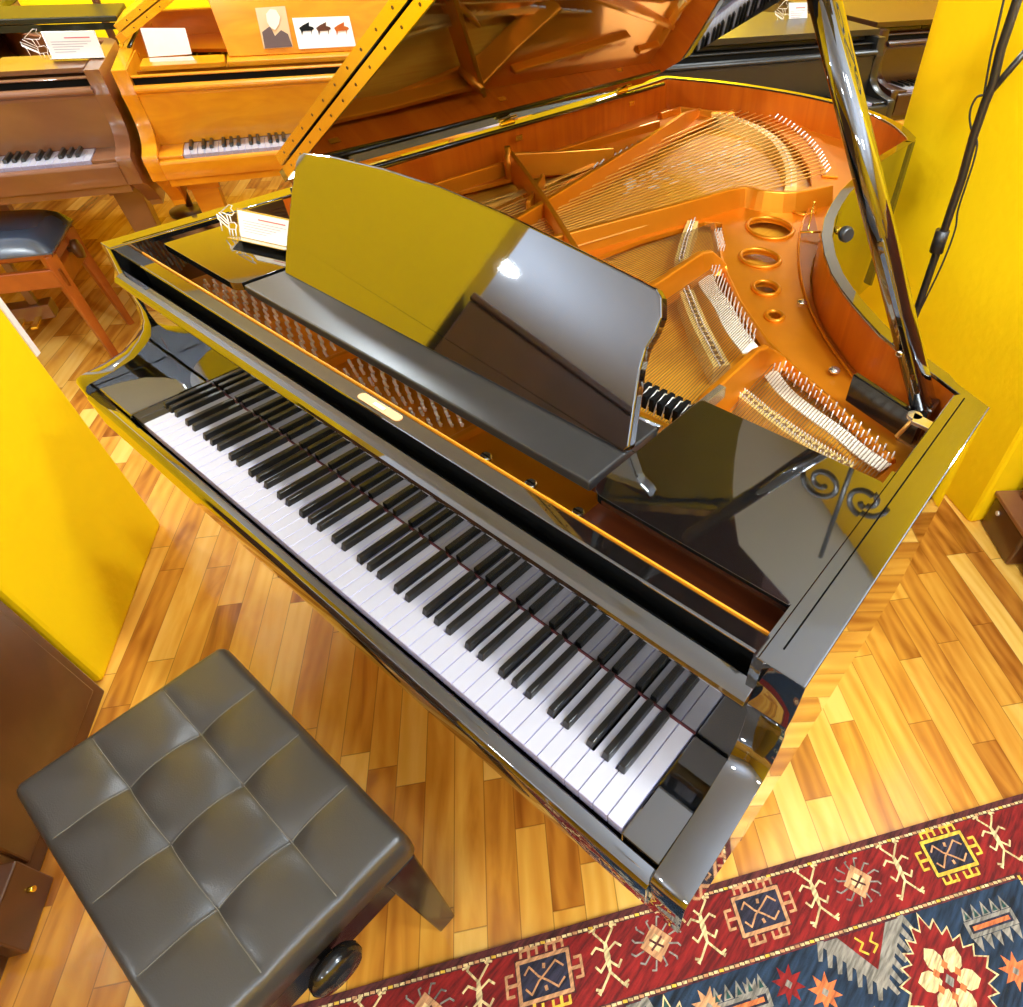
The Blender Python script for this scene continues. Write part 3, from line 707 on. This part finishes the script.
ring = [i for i in range(NX+1)]+[j*(NX+1)+NX for j in range(1, NY+1)]+[NY*(NX+1)+i for i in range(NX-1, -1, -1)]+[j*(NX+1) for j in range(NY-1, 0, -1)]
b = MB(); b.add(vs, fs, 0, True)
lv0 = [Vector(vs[i]) for i in ring]
l1 = [Vector((p.x*1.008, p.y*1.01, p.z-.02)) for p in lv0]; l2 = [Vector((p.x*1.005, p.y*1.006, zt-.075)) for p in lv0]; l3 = [Vector((p.x*.97, p.y*.96, zt-.08)) for p in lv0]
b.strip(lv0, l1, 0, True); b.strip(l1, l2, 0, True); b.strip(l2, l3, 0, True)
b.add(l3, [tuple(range(len(l3)))], 0)
seat = b.build('seat_cushion', M['leather'], bn)
for x_, y_ in bt:
    MB().lathe([(.005, -.001), (.0045, .001), (.002, .0018)], (x_, y_, zq(x_, y_)), n=12).build('tuft_button', M['leather'], seat)
sm = MB()
def seam(p, q):
    pts = []
    for k in range(41):
        t = k/40; x = p[0]+(q[0]-p[0])*t; y = p[1]+(q[1]-p[1])*t; pts.append((x, y, zq(x, y)+.0002))
    sm.tube(pts, .0008, 5)
for k in (-.5, 0, .5): seam((k*hw, -hd*.93), (k*hw, hd*.93))
for k in (-1/3, 1/3): seam((-hw*.95, k*hd), (hw*.95, k*hd))
sm.build('seam_piping', M['stitch'], seat)
fr = MB()
fr.box((-hw+.03, -hd+.03, .405), (hw-.03, hd-.03, .422)); fr.build('seat_board', M['benchb'], bn, bevel=.002)
for x0, y0, x1, y1 in ((-hw+.03, -hd+.03, hw-.03, -hd+.05), (-hw+.03, hd-.05, hw-.03, hd-.03), (-hw+.03, -hd+.03, -hw+.05, hd-.03), (hw-.035, -hd+.03, hw-.012, hd-.03)):
    MB().box((x0, y0, .325), (x1, y1, .398)).build('apron', M['benchb'], bn, bevel=.003)
for sx1 in (-1, 1):
    for sy1 in (-1, 1):
        x, y = sx1*(hw-.035), sy1*(hd-.035); r0, r1 = .029, .019; o_ = .006
        v_ = [(x+a*r0, y+c*r0, .40) for a, c in ((-1,-1),(1,-1),(1,1),(-1,1))]+[(x+sx1*o_+a*r1, y+sy1*o_+c*r1, .0095 if (sx1, sy1) == (1, -1) else 0) for a, c in ((-1,-1),(1,-1),(1,1),(-1,1))]
        MB().add(v_, ((0,1,2,3),(4,7,6,5),(0,4,5,1),(1,5,6,2),(2,6,7,3),(3,7,4,0))).build('leg', M['benchb'], bn, bevel=.003)
for s_ in (-1, 1):
    kx = s_*(hw-.012)
    MB().lathe([(.010, 0), (.010, .012), (.034, .014), (.040, .022), (.040, .034), (.034, .042), (.012, .046)], (kx, -.005, .372), axis=(s_, 0, 0), n=22).build('height_knob', M['benchb'], bn)

# ================================================================ RUG
rs = rad(52.4); RS = Vector((cos(rs), sin(rs), 0)); RT = Vector((sin(rs), -cos(rs), 0)); RO = atz(300,1007,.0); RO.z = 0
TH = .008
rug = MB(); ri = ['r_mar', 'r_red', 'r_navy', 'r_cream', 'r_tan', 'r_yel', 'r_dark', 'r_gray', 'r_or', 'r_green']
def R3(s_, t, h=0): p = RO+RS*s_+RT*(t-.003); return Vector((p.x, p.y, TH+h))
S0, S1, T1 = -.45, 1.70, 1.75
p = [R3(S0, 0), R3(S1, 0), R3(S1, T1), R3(S0, T1)]
rug.prism([(q.x, q.y, .0005) for q in p], (0, 0, TH-.0005), 0)
_rc = [0]
def rp(pts, m, lay=1):
    _rc[0] += 1; hh = lay*.0005+(_rc[0] % 190)*2.2e-6
    rug.add([R3(s_, t, hh) for s_, t in pts], [t_ for t_ in geometry.tessellate_polygon([[Vector((a, c, 0)) for a, c in pts]])], ri.index(m))
def rrect(s0, t0, s1, t1, m, lay=1): rp([(s0, t0), (s1, t0), (s1, t1), (s0, t1)], m, lay)
def rline(pts, w, m, lay=3):
    for (a, c), (d, e) in zip(pts, pts[1:]):
        v_ = Vector((d-a, e-c)); l = v_.length or 1; v_ /= l; n = Vector((-v_.y, v_.x))*w/2; a_, c_ = a-v_.x*w*.3, c-v_.y*w*.3; d_, e_ = d+v_.x*w*.3, e+v_.y*w*.3
        rp([(a_+n.x, c_+n.y), (d_+n.x, e_+n.y), (d_-n.x, e_-n.y), (a_-n.x, c_-n.y)], m, lay)
rrect(S0+.02, .021, S1-.02, T1-.02, 'r_red', 1)
rrect(S0+.17, .157, S1-.20, T1-.16, 'r_navy', 2)
def dashes(a, c, L, along, step=.011, w=.006):
    n = int(L/step)
    for k in range(n):
        x = a+k*step
        m = 'r_cream' if k % 3 else ('r_yel' if (k//3) % 3 == 0 else 'r_tan')
        if along: rp([(x, c-w/2), (x+step*.82, c-w/2+.001), (x+step*.82, c+w/2), (x, c+w/2-.001)], m, 3)
        else: rp([(c-w/2, x), (c+w/2, x+.001), (c+w/2, x+step*.82), (c-w/2, x+step*.8)], m, 3)
dashes(S0+.02, .016, S1-S0-.04, True)
rrect(S0+.15, .1455, S1-.19, .1565, 'r_mar', 2); dashes(S0+.16, .151, S1-S0-.36, True)
dashes(.151, S1-.20, T1-.4, False)
def hookT(c, base, d, m, w=.0055, sz=.016):     # T with curled ends, growing along t (d=+-1) from base at s=c
    rline([(c, base), (c, base+d*sz*.9)], w, m)
    rline([(c-sz*.95, base+d*sz*.35), (c-sz*.95, base+d*sz), (c+sz*.95, base+d*sz), (c+sz*.95, base+d*sz*.35)], w*.85, m)
def hookS(c, base, d, m, w=.0055, sz=.016):
    rline([(base, c), (base+d*sz*1.2, c)], w, m)
    rline([(base+d*sz*.55, c-sz), (base+d*sz*1.3, c-sz), (base+d*sz*1.3, c+sz), (base+d*sz*.55, c+sz)], w*.85, m)
def medal(s_, m1, m2):
    c = .0735; a, e = .050, .034
    rrect(s_-a-.006, c-e-.006, s_+a+.006, c+e+.006, 'r_mar', 2)
    rline([(s_-a, c-e), (s_+a, c-e), (s_+a, c+e), (s_-a, c+e), (s_-a, c-e)], .007, m1, 4)
    rrect(s_-a+.003, c-e+.003, s_+a-.003, c+e-.003, 'r_dark', 3)
    for sg in (-1, 1):
        rline([(s_-.038, c-.012*sg), (s_-.028, c-.023*sg), (s_-.012, c-.004*sg), (s_+.006, c+.008*sg), (s_+.024, c+.022*sg), (s_+.038, c+.010*sg)], .0035, 'r_tan', 4)
        rline([(s_, c+.016*sg), (s_+.001, c+.021*sg)], .006, 'r_tan', 4)
    for q in (-.026, .026):
        hookT(s_+q, c-e-.002, -1, m1, w=.006, sz=.017); hookT(s_+q, c+e+.002, 1, m2, w=.006, sz=.017)
    hookS(c, s_-a-.002, -1, m1, w=.006, sz=.017); hookS(c, s_+a+.002, 1, m1, w=.006, sz=.017)
def tree(s_, m='r_cream', fl=1):
    c = .072
    rp([(s_-.003, c-.026), (s_+.003, c-.026), (s_+.006, c), (s_+.002, c+.03), (s_-.002, c+.03), (s_-.006, c)], m, 4)
    for sg in (-1, 1):
        rline([(s_, c-.022), (s_+sg*.020, c-.046), (s_+sg*.016, c-.052), (s_+sg*.028, c-.050)], .0042, m)
        rline([(s_, c-.008), (s_+sg*.020, c-.020), (s_+sg*.030, c-.012)], .0042, m)
        rline([(s_, c+.006), (s_+sg*.018, c+.022), (s_+sg*.026, c+.012)], .0042, m)
        rline([(s_, c+.026), (s_+sg*.022, c+.052), (s_+sg*.032, c+.048)], .0045, m)
        rp([(s_+sg*.018, c+.048), (s_+sg*.032, c+.054), (s_+sg*.026, c+.060)], m, 4)
def diam(s_):
    c = .074; a = .034
    rp([(s_-a, c), (s_, c-a), (s_+a, c), (s_, c+a)], 'r_tan', 3)
    rp([(s_-a*.5, c), (s_, c-a*.5), (s_+a*.5, c), (s_, c+a*.5)], 'r_cream', 4)
    rline([(s_-.012, c-.008), (s_, c+.002), (s_+.012, c-.008)], .004, 'r_mar', 5); rline([(s_-.012, c+.010), (s_, c+.002), (s_+.012, c+.010)], .004, 'r_mar', 5)
    for k in range(12):
        t = k/12*2*pi+.26; dx, dy = cos(t), sin(t); r_ = .026+.004*(k % 2)
        x, y = s_+dx*r_, c+dy*r_
        rline([(x, y), (x+dx*.018, y+dy*.016), (x+dx*.024-dy*.006, y+dy*.016+dx*.006)], .0032, 'r_gray')
for k in range(-3, 3):
    s_ = .461+k*.4575
    if S0+.1 < s_ < S1-.1:
        ms = [('r_tan', 'r_yel'), ('r_tan', 'r_tan'), ('r_yel', 'r_yel')][k % 3]
        medal(s_, *ms); tree(s_+.127); tree(s_-.127)
        if s_+.229 < S1-.1: diam(s_+.229)
# field: serrated medallions
def serr(cx_, cy_, rx, ry, m, edge, n=22, lay=3):
    P_ = []
    for k in range(n*2):
        t = k/(n*2)*2*pi; r_ = 1.0 if k % 2 else .80
        c, s2 = cos(t), sin(t); q = (abs(c)**1.25+abs(s2)**1.25)**(-1/1.25)
        P_.append((cx_+c*q*rx*r_, cy_+s2*q*ry*r_))
    rp([(cx_+(x-cx_)*1.06, cy_+(y-cy_)*1.06) for x, y in P_], edge, lay); rp(P_, m, lay+1)
def flower(cx_, cy_, r_):
    for k in range(6):
        t = k*pi/3+.2; x, y = cx_+cos(t)*r_*.6, cy_+sin(t)*r_*.6
        rp([(x+cos(t+a_)*r_*q, y+sin(t+a_)*r_*q) for a_, q in ((0, .44), (.8, .34), (1.6, .3), (2.4, .3), (3.14, .36), (3.9, .3), (4.7, .3), (5.5, .34))], 'r_cream', 6)
        x, y = cx_+cos(t+.5)*r_*.42, cy_+sin(t+.5)*r_*.42
        rp([(x-.008, y), (x, y-.009), (x+.008, y), (x, y+.009)], 'r_or', 7)
    rp([(cx_-.01, cy_), (cx_, cy_-.012), (cx_+.01, cy_), (cx_, cy_+.012)], 'r_gray', 7)
for k in range(5):
    for j in range(4):
        x = 1.24-k*.56+(j % 2)*.28; y = .28+j*.34
        if x < S0+.32 or x > S1-.3: continue
        serr(x, y, .105, .115, 'r_red' if (j+k) % 2 == 0 else 'r_green', 'r_cream'); flower(x, y, .062)
for k in range(12):
    x = 1.385-k*.28; 
    if x < S0+.3: break
    # comb bar
    if k % 2 == 0:
        y = .215
        rrect(x-.058, y-.015, x+.058, y+.015, 'r_gray', 3); rrect(x-.050, y-.008, x+.050, y+.008, 'r_dark', 4); rrect(x-.044, y-.004, x+.044, y+.004, 'r_or', 5)
        for q in range(5):
            xx = x-.046+q*.023
            rp([(xx-.010, y-.016), (xx+.010, y-.016), (xx, y-.042)], 'r_gray', 3); rp([(xx-.005, y-.018), (xx+.005, y-.018), (xx, y-.032)], 'r_green', 4)
            rp([(xx-.010, y+.016), (xx+.010, y+.016), (xx, y+.042)], 'r_gray', 3)
    # half triangle on the border
    x2 = x-.275
    if k % 2 == 0:
        rp([(x2-.10, .158), (x2+.10, .158), (x2, .262)], 'r_gray', 3)
        for q in range(7):
            for sg in (-1, 1):
                xx = x2+sg*(.095-q*.0145); yy = .162+q*.0145
                rp([(xx-sg*.010, yy-.006), (xx+sg*.004, yy-.008), (xx+sg*.016, yy+.024), (xx+sg*.008, yy+.026)], 'r_gray', 3)
        rp([(x2-.056, .158), (x2+.056, .158), (x2, .228)], 'r_red', 4)
        for sg in (-1, 1): rline([(x2+sg*.02, .168), (x2+sg*.008, .180), (x2+sg*.02, .19), (x2+sg*.006, .20)], .004, 'r_yel', 5)
for x, y, m in ((.925,.205,'r_red'), (.99,.235,'r_or'), (.85,.21,'r_gray'), (.76,.20,'r_tan'), (1.38,.30,'r_or'), (.64,.21,'r_or'), (.56,.20,'r_red'), (.42,.205,'r_gray'), (.30,.21,'r_or'), (1.06,.31,'r_yel'), (.90,.31,'r_yel')):
    P_ = []
    for k in range(16):
        t = k/16*2*pi; r_ = .034 if k % 2 else .017; P_.append((x+cos(t)*r_, y+sin(t)*r_))
    rp(P_, m, 4); rp([(x-.008, y), (x, y-.008), (x+.008, y), (x, y+.008)], 'r_gray', 5)
tag(rug.build('rug', [M[k] for k in ri], recalc=False), 'red bordered oriental rug with cream hooked motifs on the parquet at the lower right', 'rug')

# ================================================================ BACKGROUND PIANOS
A64 = rad(64)
CS = mat('case_satin', (.020, .019, .018), .3, ior=1.5, noise=.1)
PBK = dict(case=CS, inner=M['matte'], rim_in=M['matte'])
k1 = empty('grand_piano', (-.49, 2.37, 0), A64, 'black grand piano standing beyond the tail of the open concert grand', 'piano')
grand(k1, -.13, 1.355, PBK, ln=.72, angle=0, desk=False)
PLG = dict(case=M['light'], inner=M['lightd'], rim_in=M['lightd'], desk=M['light'])
k2 = empty('grand_piano', (-1.559, .83, 0), rad(62), 'honey coloured grand piano against the wall with a portrait print on its desk', 'piano')
grand(k2, -.13, 1.355, PLG, ln=.62, angle=28, zb=.672)
PBR = dict(lid=mat('lid_dark_reflection', (.02, .018, .006), .35, ior=1.4, noise=.2), case=M['brown'], inner=M['brownd'], rim_in=M['brownd'], desk=M['brown'])  # lid colour darkened to stand in for a dark reflection
k3 = empty('grand_piano', (-2.306, -.50, 0), rad(62), 'brown lacquered grand piano at the left edge, behind the small cushioned bench', 'piano')
grand(k3, -.13, 1.355, PBR, ln=.92, angle=0, zb=.66, lid_y=.95)
for kk, ln_, an in ((k2, .62, 28),):
    t = rad(an); y = .3+.45*ln_; x1 = 1.3
    MB().tube([(x1, y, .95), (1.02, y, 1.0+(1.02+.13)*math.tan(t)-.01)], .013, 8).build('lid_prop', M['light'], kk)
q = atz(113,38,.86); wp = empty('wooden_pole', (q.x, q.y, 0), 0, 'thin brown wooden pole standing between the brown and honey grands by the wall', 'pole')
MB().tube([(0, 0, .02), (0, 0, 2.0)], [.02, .016], 10).build('shaft', M['brownd'], wp); MB().lathe([(.12, 0), (.12, .02), (.03, .04)], (0, 0, 0), n=20).build('base', M['brownd'], wp)
k4 = empty('grand_piano', (.07, 3.88, 0), A64, 'dark reddish brown grand piano at the top, beside the yellow wall', 'piano')
grand(k4, -.13, 1.355, dict(case=mat('dark_red_lacquer', srgb(58, 28, 18), .3, ior=1.6, coat=.2, noise=.1), inner=M['darkred'], rim_in=M['darkred']), ln=.7, angle=0, desk=False)
# closed fallboard look on the black background grand: bench behind
def loc(k, x, y, z): return k.matrix_basis @ Vector((x, y, z))
for k in (k1, k2, k3, k4): k.matrix_world = Matrix.Translation(k.location) @ Matrix.Rotation(k.rotation_euler.z, 4, 'Z')
L_ = lambda k, x, y, z: (Matrix.Translation(k.location) @ Matrix.Rotation(k.rotation_euler.z, 4, 'Z')) @ Vector((x, y, z))
dir64 = Vector((cos(A64), sin(A64), 0))
q = atz(52,58,.99); holder(0, 0, (q.x, q.y, .984), (.55, .83, 0), .17, .085, .25, 'silver wire piano card holder on the brown grand at the left')
q = atz(789,27,.98); holder(0, 0, (q.x, q.y, .984), (.45, .89, 0), .12, .10, .4, 'silver wire piano card holder on the black grand beyond the tail')
def card(name, px, z, label, cat, m=M['white'], th=.003, pts=None):
    (u0, v0), (u1, v1) = px[0], px[1]
    a, c = atz(u0, v0, z), atz(u1, v1, z); d = (c-a).normalized(); n = Vector((d.y, -d.x, 0)).normalized()
    if n.dot(CAM-a) < 0: n = -n
    nn = (n+Vector((0, 0, .35))).normalized()
    P_ = [atp(u, v, a, nn) for u, v in px]
    o = MB().prism(P_, -nn*th).build(name, m)
    return tag(o, label, cat), a, nn
card('notice_card', [(149,57),(192,54),(185,28),(140,28)], .985, 'plain white notice card leaning on the front of the honey coloured grand', 'card')
o, a, nn = card('paper_strip', [(150,62),(195,60),(192,56),(149,58)], .986, 'narrow white paper strip lying at the foot of the notice card', 'paper strip')
def deskpt(k, u, v, eps=.006):
    # a point on the leaning music desk of background piano k
    Rz = Matrix.Rotation(k.rotation_euler.z, 4, 'Z'); n = (Rz.to_3x3() @ Vector((0, -.87, .493))).normalized(); p0 = L_(k, .6, .323, .983)+n*eps
    return atp(u, v, p0, n), n
def flat(name, k, px, m, par=None, eps=.004, th=.001):
    P_ = []; 
    for u, v in px: p_, n = deskpt(k, u, v, eps); P_.append(p_)
    return MB().prism(P_, -n*th).build(name, m, par)
po = flat('portrait_print', k2, [(264,49),(293,47),(285,6),(255,8)], M['beige']); tag(po, 'portrait print of a person in a dark coat leaning on the honey grand', 'picture')
flat('printed_coat', k2, [(265,48.5),(292.5,46.5),(288,34),(281,30),(275,36),(270,26),(262,32)], M['coat_'], po, .0055)
flat('printed_face', k2, [(267,22),(266,14),(270,9),(276,10),(280,17),(279,24),(275,30),(270,27)], M['skin'], po, .0060)
le = flat('leaflet', k2, [(299,49),(356,46),(349,16),(292,18)], M['white']); tag(le, 'white leaflet printed with three small pianos leaning on the honey grand', 'leaflet')
for du, mm in ((0, M['matte']), (17, M['darkred']), (35, M['mahogany'])):
    flat('printed_piano', k2, [(299+du,28),(303+du,25),(309+du,22),(309+du,26),(313+du,27),(314+du,29),(312+du,30),(311.5+du,35),(311+du,30.5),(303+du,31),(302+du,35.5),(301+du,31)], mm, le, .0055)
# white frame on the far face of the left pillar
fa = pl-V*.02-U*.001; MB().prism([fa-V*.01, fa-V*.26, fa-V*.26-U*.02, fa-V*.01-U*.02], (0, 0, .0001))
e0 = Vector((-.70, -.008, 0))
wf = MB(); 
wf.prism([e0+V*(-.002)-U*.001, e0-V*.22-U*.001, e0-V*.22-U*.022, e0+V*(-.002)-U*.022], (0, 0, 1.0))
o = wf.build('picture_frame', M['paper'], bevel=.002); o.location.z = .62; tag(o, 'white framed panel edge on seen at the far side of the left yellow pillar', 'picture')

# small cushioned bench by the brown grand
sb = empty('piano_bench', (-2.09, .20, 0), rad(58), 'walnut piano bench with shiny blue grey cushion before the brown grand', 'bench')
hw2, hd2 = .26, .17
b = MB(); N_ = 20
g_ = []
for j in range(N_+1):
    for i in range(N_+1):
        x = -1+2*i/N_; y = -1+2*j/N_; z = .465+.075*((1-abs(x)**5)*(1-abs(y)**5))**.4-.02*math.exp(-(x*x+y*y)/.03)
        g_.append((x*hw2, y*hd2, z))
b.add(g_, [(j*(N_+1)+i, j*(N_+1)+i+1, (j+1)*(N_+1)+i+1, (j+1)*(N_+1)+i) for j in range(N_) for i in range(N_)], 0, True)
b.box((-hw2, -hd2, .46), (hw2, hd2, .466))
b.build('seat_cushion', M['seatblue'], sb)
MB().box((-hw2+.01, -hd2+.01, .445), (hw2-.01, hd2-.01, .46)).build('seat_board', M['benchw'], sb)
for y0 in (-hd2+.01, hd2-.035): MB().box((-hw2+.01, y0, .33), (hw2-.01, y0+.025, .40)).build('apron', M['benchw'], sb, bevel=.004)
for x0 in (-hw2+.01, hw2-.035): MB().box((x0, -hd2+.01, .33), (x0+.025, hd2-.01, .40)).build('apron', M['benchw'], sb, bevel=.004)
for s1 in (-1, 1):
    for s2 in (-1, 1):
        x, y = s1*(hw2-.03), s2*(hd2-.03)
        MB().tube([(x, y, .45), (x, y, .36), (x+s1*.01, y+s2*.01, .2), (x+s1*.02, y+s2*.02, 0)], [.032, .030, .024, .017], 4).build('leg', M['benchw'], sb, bevel=.003)
    MB().lathe([(.01, 0), (.01, .02), (.035, .022), (.035, .04), (.01, .044)], (s1*(hw2-.01), 0, .41), axis=(s1, 0, 0), n=16).build('height_knob', M['brownd'], sb)

# brown upright beside the left pillar
ub = empty('upright_piano', (-.19, -.37, 0), rad(-37.7), 'dark brown upright piano side beside the left yellow pillar, behind the bench', 'piano')
MB().box((.0, -.55, .0), (1.0, -.012, 1.34)).build('case', M['brownd'], ub, bevel=.006)
MB().box((-.004, -.58, 1.34), (1.02, .0, 1.365)).build('top_lid', M['brownd'], ub, bevel=.006)
MB().box((.03, -.016, .05), (.44, -.004, .95)).build('front_panel', M['brownd'], ub, bevel=.004)
MB().box((.46, -.02, .0), (.60, .02, .12)).build('toe_block', M['brownd'], ub, bevel=.004)
MB().lathe([(.006, 0), (.006, .01)], (.50, .02, .06), axis=(0, 1, 0), n=12).build('brass_pin', M['brass'], ub)

# brown instrument on the right behind the wall
rb = empty('upright_piano', (1.42, 1.725, 0), rad(-48.6), 'reddish brown upright piano at the right edge beside the yellow wall', 'piano')
MB().box((.02, .06, .145), (1.4, .62, 1.2)).build('case', mat('red_brown_lacquer', srgb(104, 46, 22), .3, coat=.4, noise=.15, nscale=6), rb, bevel=.006)
MB().box((0, 0, .0), (.19, .5, .135)).build('toe_block', M['brownd'], rb, bevel=.01)
MB().box((-.006, -.006, .135), (.24, .5, .150)).build('ledge', M['brown'], rb, bevel=.003)
MB().lathe([(.008, 0), (.008, .006)], (.05, -.001, .10), axis=(0, -1, 0), n=12).build('screw_cap', M['pin'], rb)
MB().box((.22, .03, .02), (1.38, .06, .16)).build('bottom_rail', M['brownd'], rb, bevel=.004)

# ================================================================ FLOOR LAMP (iron pole with cable)
bp0 = atz(930,265,.95); pb_ = Vector((bp0.x, bp0.y, 0))
fl_ = empty('floor_lamp', (pb_.x, pb_.y, 0), 0, 'thin black iron floor lamp pole with tied cable before the yellow wall', 'lamp stand')
rel = lambda u, v, z: atz(u, v, z)-pb_
tz = lambda u, v: atp(u, v, bp0, Vector((CAM.x-bp0.x, CAM.y-bp0.y, 0)).normalized())-pb_
MB().lathe([(.15, 0), (.15, .012), (.03, .03), (.012, .05)], (0, 0, 0), n=24).build('base', M['iron'], fl_)
pole = [Vector((0, 0, .03)), tz(917,310), tz(941,240), tz(962,178), tz(973,138), tz(985,103), tz(993,84), tz(1001,49), tz(1018,-2), tz(1045,-90)]
MB().tube(pole, .0085, 10).build('pole', M['iron'], fl_)
MB().tube([tz(989,94), tz(1006,74), tz(1040,35)], .006, 8).build('arm', M['iron'], fl_)
MB().tube([tz(936,252), tz(943,230)], .0145, 10).build('cable_connector', M['cable'], fl_)
cb_ = spline([tz(984,95), tz(976,98), tz(970,112), tz(971,128), tz(977,142), tz(974,160), tz(966,185), tz(958,210), tz(955,230), tz(944,260), tz(930,290), tz(919,312)], 6)
MB().tube(cb_, .0022, 6).build('cable', M['cable'], fl_)
cb2 = spline([tz(1005,-5), tz(997,30), tz(990,60), tz(984,95)], 5)
MB().tube(cb2, .0022, 6).build('cable', M['cable'], fl_)
# iron scroll ornament of the lamp at its top
top = pole[-2]
def scroll(c, r, s_, turns=1.4):
    pts = []
    for k in range(30):
        t = k/29; a_ = t*turns*2*pi; rr = r*(1-t*.75); pts.append(Vector(c)+Vector((cos(a_)*rr*s_, 0, sin(a_)*rr)))
    return pts
sc = MB()
for s1 in (-1, 1):
    sc.tube(scroll(top+Vector((s1*.07, 0, .30)), .065, s1), .009, 8); sc.tube(scroll(top+Vector((s1*.06, 0, .14)), .045, -s1), .008, 8)
sc.tube([top, top+Vector((0, 0, .6))], .008, 8)
sc.build('scroll_ornament', M['iron'], fl_)

# ================================================================ LIGHTS
def lampat(x, y, e, r=.13, col=(.80, .92, 1)):
    lm = empty('ceiling_lamp', (x, y, CH), 0, 'unseen round white ceiling spotlight lighting the room', 'lamp', 'ceiling spotlights')
    MB().lathe([(r+.02, -.02), (r+.02, 0)], (0, 0, 0), n=28).build('housing', M['white'], lm)
    MB().lathe([(r, -.025), (r, -.021)], (0, 0, 0), n=28).build('lens', M['lamp'], lm)
    d = bpy.data.lights.new('spot_glow', 'AREA'); d.shape = 'DISK'; d.size = r*2; d.energy = e; d.color = col
    o = bpy.data.objects.new('spot_glow', d); COL.objects.link(o); o.location = (x, y, CH-.03)
for x, y, e in ((2.21, 3.29, 34), (1.95, .75, 34), (-2.72, -2.79, 34), (2.7, -1.5, 26), (-1.9, 1.6, 40), (-.9, 3.9, 40), (.2, -2.6, 26), (-2.9, -.3, 40), (3.0, .8, 30), (.2, 5.2, 40), (2.4, -3.2, 34)):  # two follow lamp reflections, the rest are added to light the room
    lampat(x, y, e)
def fill_uplight(x, y, e):  # added lamps out of frame, throwing fill light onto the ceiling
    t_ = empty('floor_lamp', (x, y, 0), 0, 'added unseen white uplighter with an open bowl, brightening the ceiling', 'floor lamp', 'added fill uplighters')
    MB().lathe([(.14, 0), (.14, .015), (.02, .03)], (0, 0, 0), n=24).build('base', M['paper'], t_)
    MB().tube([(0, 0, .02), (0, 0, 1.25)], .012, 10).build('pole', M['paper'], t_)
    MB().strip([Vector((.04*cos(a*pi/12), .04*sin(a*pi/12), 1.24)) for a in range(24)], [Vector((.16*cos(a*pi/12), .16*sin(a*pi/12), 1.35)) for a in range(24)], 0, True).lathe([(.045, 1.235), (.045, 1.24)], (0, 0, 0), n=24).build('bowl', M['paper'], t_)
    d = bpy.data.lights.new('uplight_fill', 'AREA'); d.shape = 'DISK'; d.size = .25; d.energy = e; d.color = (.86, .95, 1)
    o = bpy.data.objects.new('uplight_fill', d); COL.objects.link(o); o.location = (x, y, 1.36); o.rotation_euler = (pi, 0, 0)
for x, y, e in ((3.2, -.6, 70), (2.35, 1.0, 60), (-2.4, -2.6, 55), (2.9, 2.8, 80), (-1.9, 4.9, 80), (.6, -3.4, 60), (-2.6, -.9, 50)): fill_uplight(x, y, e)
def wall_fill_spot(x, y, tx, ty, tz_, e, ang=70):  # added spots out of frame that brighten the yellow walls
    h = empty('added_wall_spot', (x, y, CH), 0, 'added unseen white spotlight brightening a yellow wall', 'lamp', 'added wall fill spots')
    v = (Vector((tx, ty, tz_))-Vector((x, y, CH-.1))).normalized()
    MB().tube([(0, 0, 0), (0, 0, -.06)], .01, 8).tube([Vector((0, 0, -.08))-v*.05, Vector((0, 0, -.08))+v*.03], .035, 16).build('housing', M['paper'], h)
    d = bpy.data.lights.new('wall_fill_beam', 'SPOT'); d.energy = e; d.spot_size = rad(ang); d.spot_blend = .8; d.shadow_soft_size = .06; d.color = (.9, .96, 1)
    o = bpy.data.objects.new('wall_fill_beam', d); COL.objects.link(o); o.location = Vector((x, y, CH-.08))+v*.05; o.rotation_euler = v.to_track_quat('-Z', 'Y').to_euler()
for a_ in ((.35, .6, -.55, -.2, .7, 150), (1.6, .1, 1.1, 2.0, 1.5, 215), (-1.2, .6, -3.4, 2.2, 1.0, 160), (-1.8, -.3, -3.9, 1.0, 1.0, 130), (.6, .2, 1.2, 1.9, .9, 60)): wall_fill_spot(*a_)
w = bpy.data.worlds.new('world'); SC.world = w; w.use_nodes = True
w.node_tree.nodes['Background'].inputs['Color'].default_value = (1, .95, .88, 1); w.node_tree.nodes['Background'].inputs['Strength'].default_value = .3

# ================================================================ CAMERA
cd = bpy.data.cameras.new('camera'); co = bpy.data.objects.new('camera', cd); COL.objects.link(co); SC.camera = co
cd.sensor_fit = 'HORIZONTAL'; cd.sensor_width = 36; cd.lens = FPX/1023*36; cd.clip_start = .01
cd.shift_x = (511.5-CX)/1023; cd.shift_y = (CY-503.5)/1023
Rt = RM.transposed(); X_, Y_, Z_ = Rt @ Vector((1, 0, 0)), Rt @ Vector((0, -1, 0)), Rt @ Vector((0, 0, -1))
mw = Matrix((X_, Y_, Z_)).transposed().to_4x4(); mw.translation = CAM; co.matrix_world = mw
SC.view_settings.view_transform = 'Standard'; SC.view_settings.look = 'None'; SC.view_settings.gamma = 1; SC.view_settings.use_curve_mapping = False
SC.view_settings.exposure = -0.12
